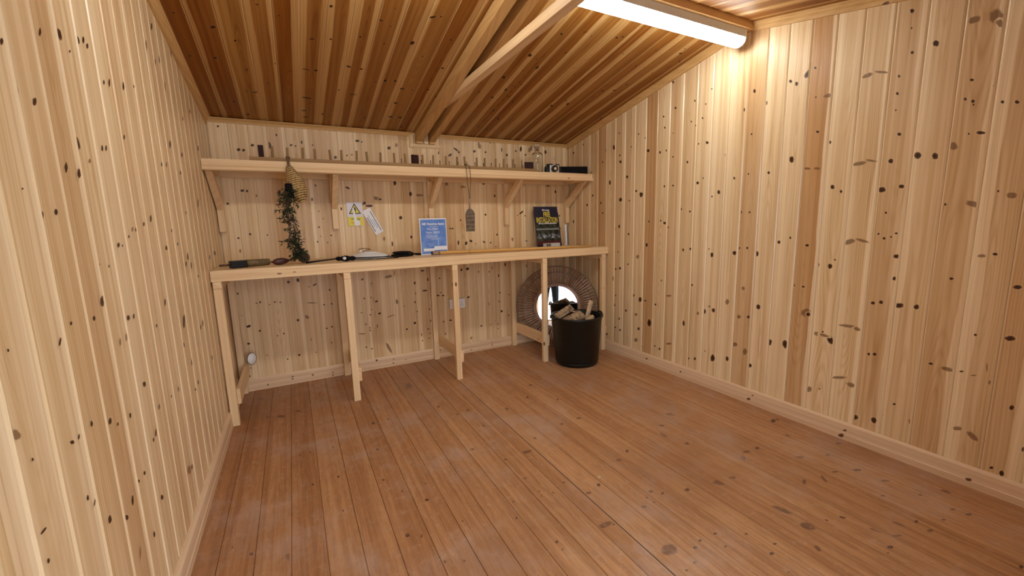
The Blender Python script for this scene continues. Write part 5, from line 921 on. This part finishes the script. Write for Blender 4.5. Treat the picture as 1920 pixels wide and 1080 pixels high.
# ================================================================ the photographer outside the doorway (seen only in the mirror)
pe = thing('person', 'person in dark trousers and top standing in the doorway, seen in the mirror', 'person', (.33, -4.02, -.12))
M['cloth_dark'] = plain('dark_clothing', (.010, .011, .014), .85, spec=.2, var=.3)
M['skin'] = plain('skin', (.50, .28, .19), .5)
M['hair'] = plain('brown_hair', (.05, .025, .012), .6)
def skinned(name, pts, edges_, rad, mat, parent, root=0, sub=2):
    me = bpy.data.meshes.new(name); o = bpy.data.objects.new(name, me); COL.objects.link(o)
    inv = parent.matrix_world.inverted(); me.from_pydata([inv @ Vector(q) for q in pts], edges_, [])
    sk_ = o.modifiers.new('skin', 'SKIN'); sk_.use_smooth_shade = True
    for i, r in enumerate(rad):
        v = me.skin_vertices[0].data[i]; v.radius = (r, r) if not isinstance(r, tuple) else r; v.use_root = i == root
    ss = o.modifiers.new('sub', 'SUBSURF'); ss.levels = sub; ss.render_levels = sub
    bpy.context.view_layer.update()
    m2 = bpy.data.meshes.new_from_object(o.evaluated_get(bpy.context.evaluated_depsgraph_get())); m2.name = name
    o.modifiers.clear(); o.data = m2; bpy.data.meshes.remove(me); m2.materials.clear(); m2.materials.append(mat); o.parent = parent
    return o
G = -.12; bx_, by_ = .33, -4.02
def q_(x, y, z): return (bx_ + x, by_ + y, G + z)
pts = [q_(0, 0, .92), q_(0, .0, 1.10), q_(0, .0, 1.30), q_(0, -.01, 1.43), q_(0, .0, 1.50),
       q_(-.10, 0, .86), q_(-.12, .02, .48), q_(-.13, -.01, .09), q_(-.15, .14, .035),
       q_(.10, 0, .86), q_(.13, .03, .48), q_(.15, .0, .09), q_(.17, .15, .035),
       q_(-.17, 0, 1.40), q_(-.24, .06, 1.15), q_(-.06, .27, 1.23), q_(.17, 0, 1.40), q_(.27, .06, 1.15), q_(.15, .28, 1.23)]
ed = [(0, 1), (1, 2), (2, 3), (3, 4), (0, 5), (5, 6), (6, 7), (7, 8), (0, 9), (9, 10), (10, 11), (11, 12), (3, 13), (13, 14), (14, 15), (3, 16), (16, 17), (17, 18)]
ra = [(.15, .11), (.13, .10), (.16, .11), (.10, .08), .055, .095, .066, .048, .040, .095, .066, .048, .040, .060, .045, .032, .060, .045, .032]
skinned('clothed_body', pts, ed, ra, M['cloth_dark'], pe)
mb = MB(); hc = Vector(q_(0, .02, 1.60))
mb.lathe(hc - Vector((0, 0, .12)), [(.002, 0), (.035, .006), (.055, .03), (.070, .07), (.076, .12), (.076, .16), (.062, .205), (.035, .228), (.002, .236)], 28, caps=False)
hd = mb.build('head', M['skin'], pe)
def blob(name, c, r, mat, par):
    mb = MB(); n_ = 10; mb.lathe(Vector(c) - Vector((0, 0, r[2])), [(max(.0005, r[0] * math.sin(PI * k / n_)), r[2] - r[2] * math.cos(PI * k / n_)) for k in range(n_ + 1)], 16, caps=False); return mb.build(name, mat, par)
for s_ in (-1, 1): blob('eye', hc + Vector((s_ * .028, .068, .008)), (.010, .01, .008), M['ink'], pe); blob('ear', hc + Vector((s_ * .077, -.002, -.005)), (.010, .02, .028), M['skin'], pe)
mb = MB(); mb.tube([hc + Vector((0, .070, .010)), hc + Vector((0, .090, -.022)), hc + Vector((0, .074, -.032))], [.006, .011, .008], 10); mb.build('nose', M['skin'], pe)
mb = MB(); mb.tube([hc + Vector((-.022, .066, -.056)), hc + Vector((0, .074, -.058)), hc + Vector((.022, .066, -.056))], [.003, .006, .003], 8); mb.build('mouth', M['redbrown'], pe)
mb = MB(); mb.lathe(hc + Vector((0, -.012, .015)), [(.078, 0), (.084, .04), (.082, .08), (.060, .110), (.030, .126), (.002, .130)], 28, caps=False); mb.build('hair', M['hair'], pe)
for s_ in (-1, 1):
    w0 = Vector(q_(-.06 if s_ < 0 else .15, .27, 1.23)) + Vector((0, .0, .0)); tgt = Vector((CX + s_ * .075, CY - .055, CZ - .01)); d_ = (tgt - w0).normalized()
    P_ = [w0, w0.lerp(tgt, .75)]; E_ = [(0, 1)]; R_ = [.026, (.034, .018)]
    palm = P_[1]; up_ = Vector((0, 0, 1)); 
    for f in range(4):
        b0 = palm + up_ * (.028 - f * .018) + d_ * .030; i0 = len(P_)
        P_ += [b0, b0 + d_ * .026 + Vector((-s_ * .006, .012, 0)), b0 + d_ * .030 + Vector((-s_ * .028, .022, 0)), b0 + d_ * .024 + Vector((-s_ * .044, .016, 0))]
        E_ += [(1, i0), (i0, i0 + 1), (i0 + 1, i0 + 2), (i0 + 2, i0 + 3)]; R_ += [.0095, .009, .0085, .0075]
    i0 = len(P_); P_ += [palm + up_ * .01 + Vector((-s_ * .022, .0, .018)), palm + Vector((-s_ * .040, .012, .034)), palm + Vector((-s_ * .058, .018, .038))]
    E_ += [(1, i0), (i0, i0 + 1), (i0 + 1, i0 + 2)]; R_ += [.011, .010, .0085]
    o = skinned('hand', P_, E_, R_, M['skin'], pe)
ph = thing('mobile_phone', 'dark phone held up by the person in the doorway', 'phone', None, mat=frame((CX, CY - .045, CZ - .035), (1, 0, 0), (0, 0, 1)))
loc_box(ph, 'case', 'black', (-.075, 0, -.004), (.075, .072, .004), .003)
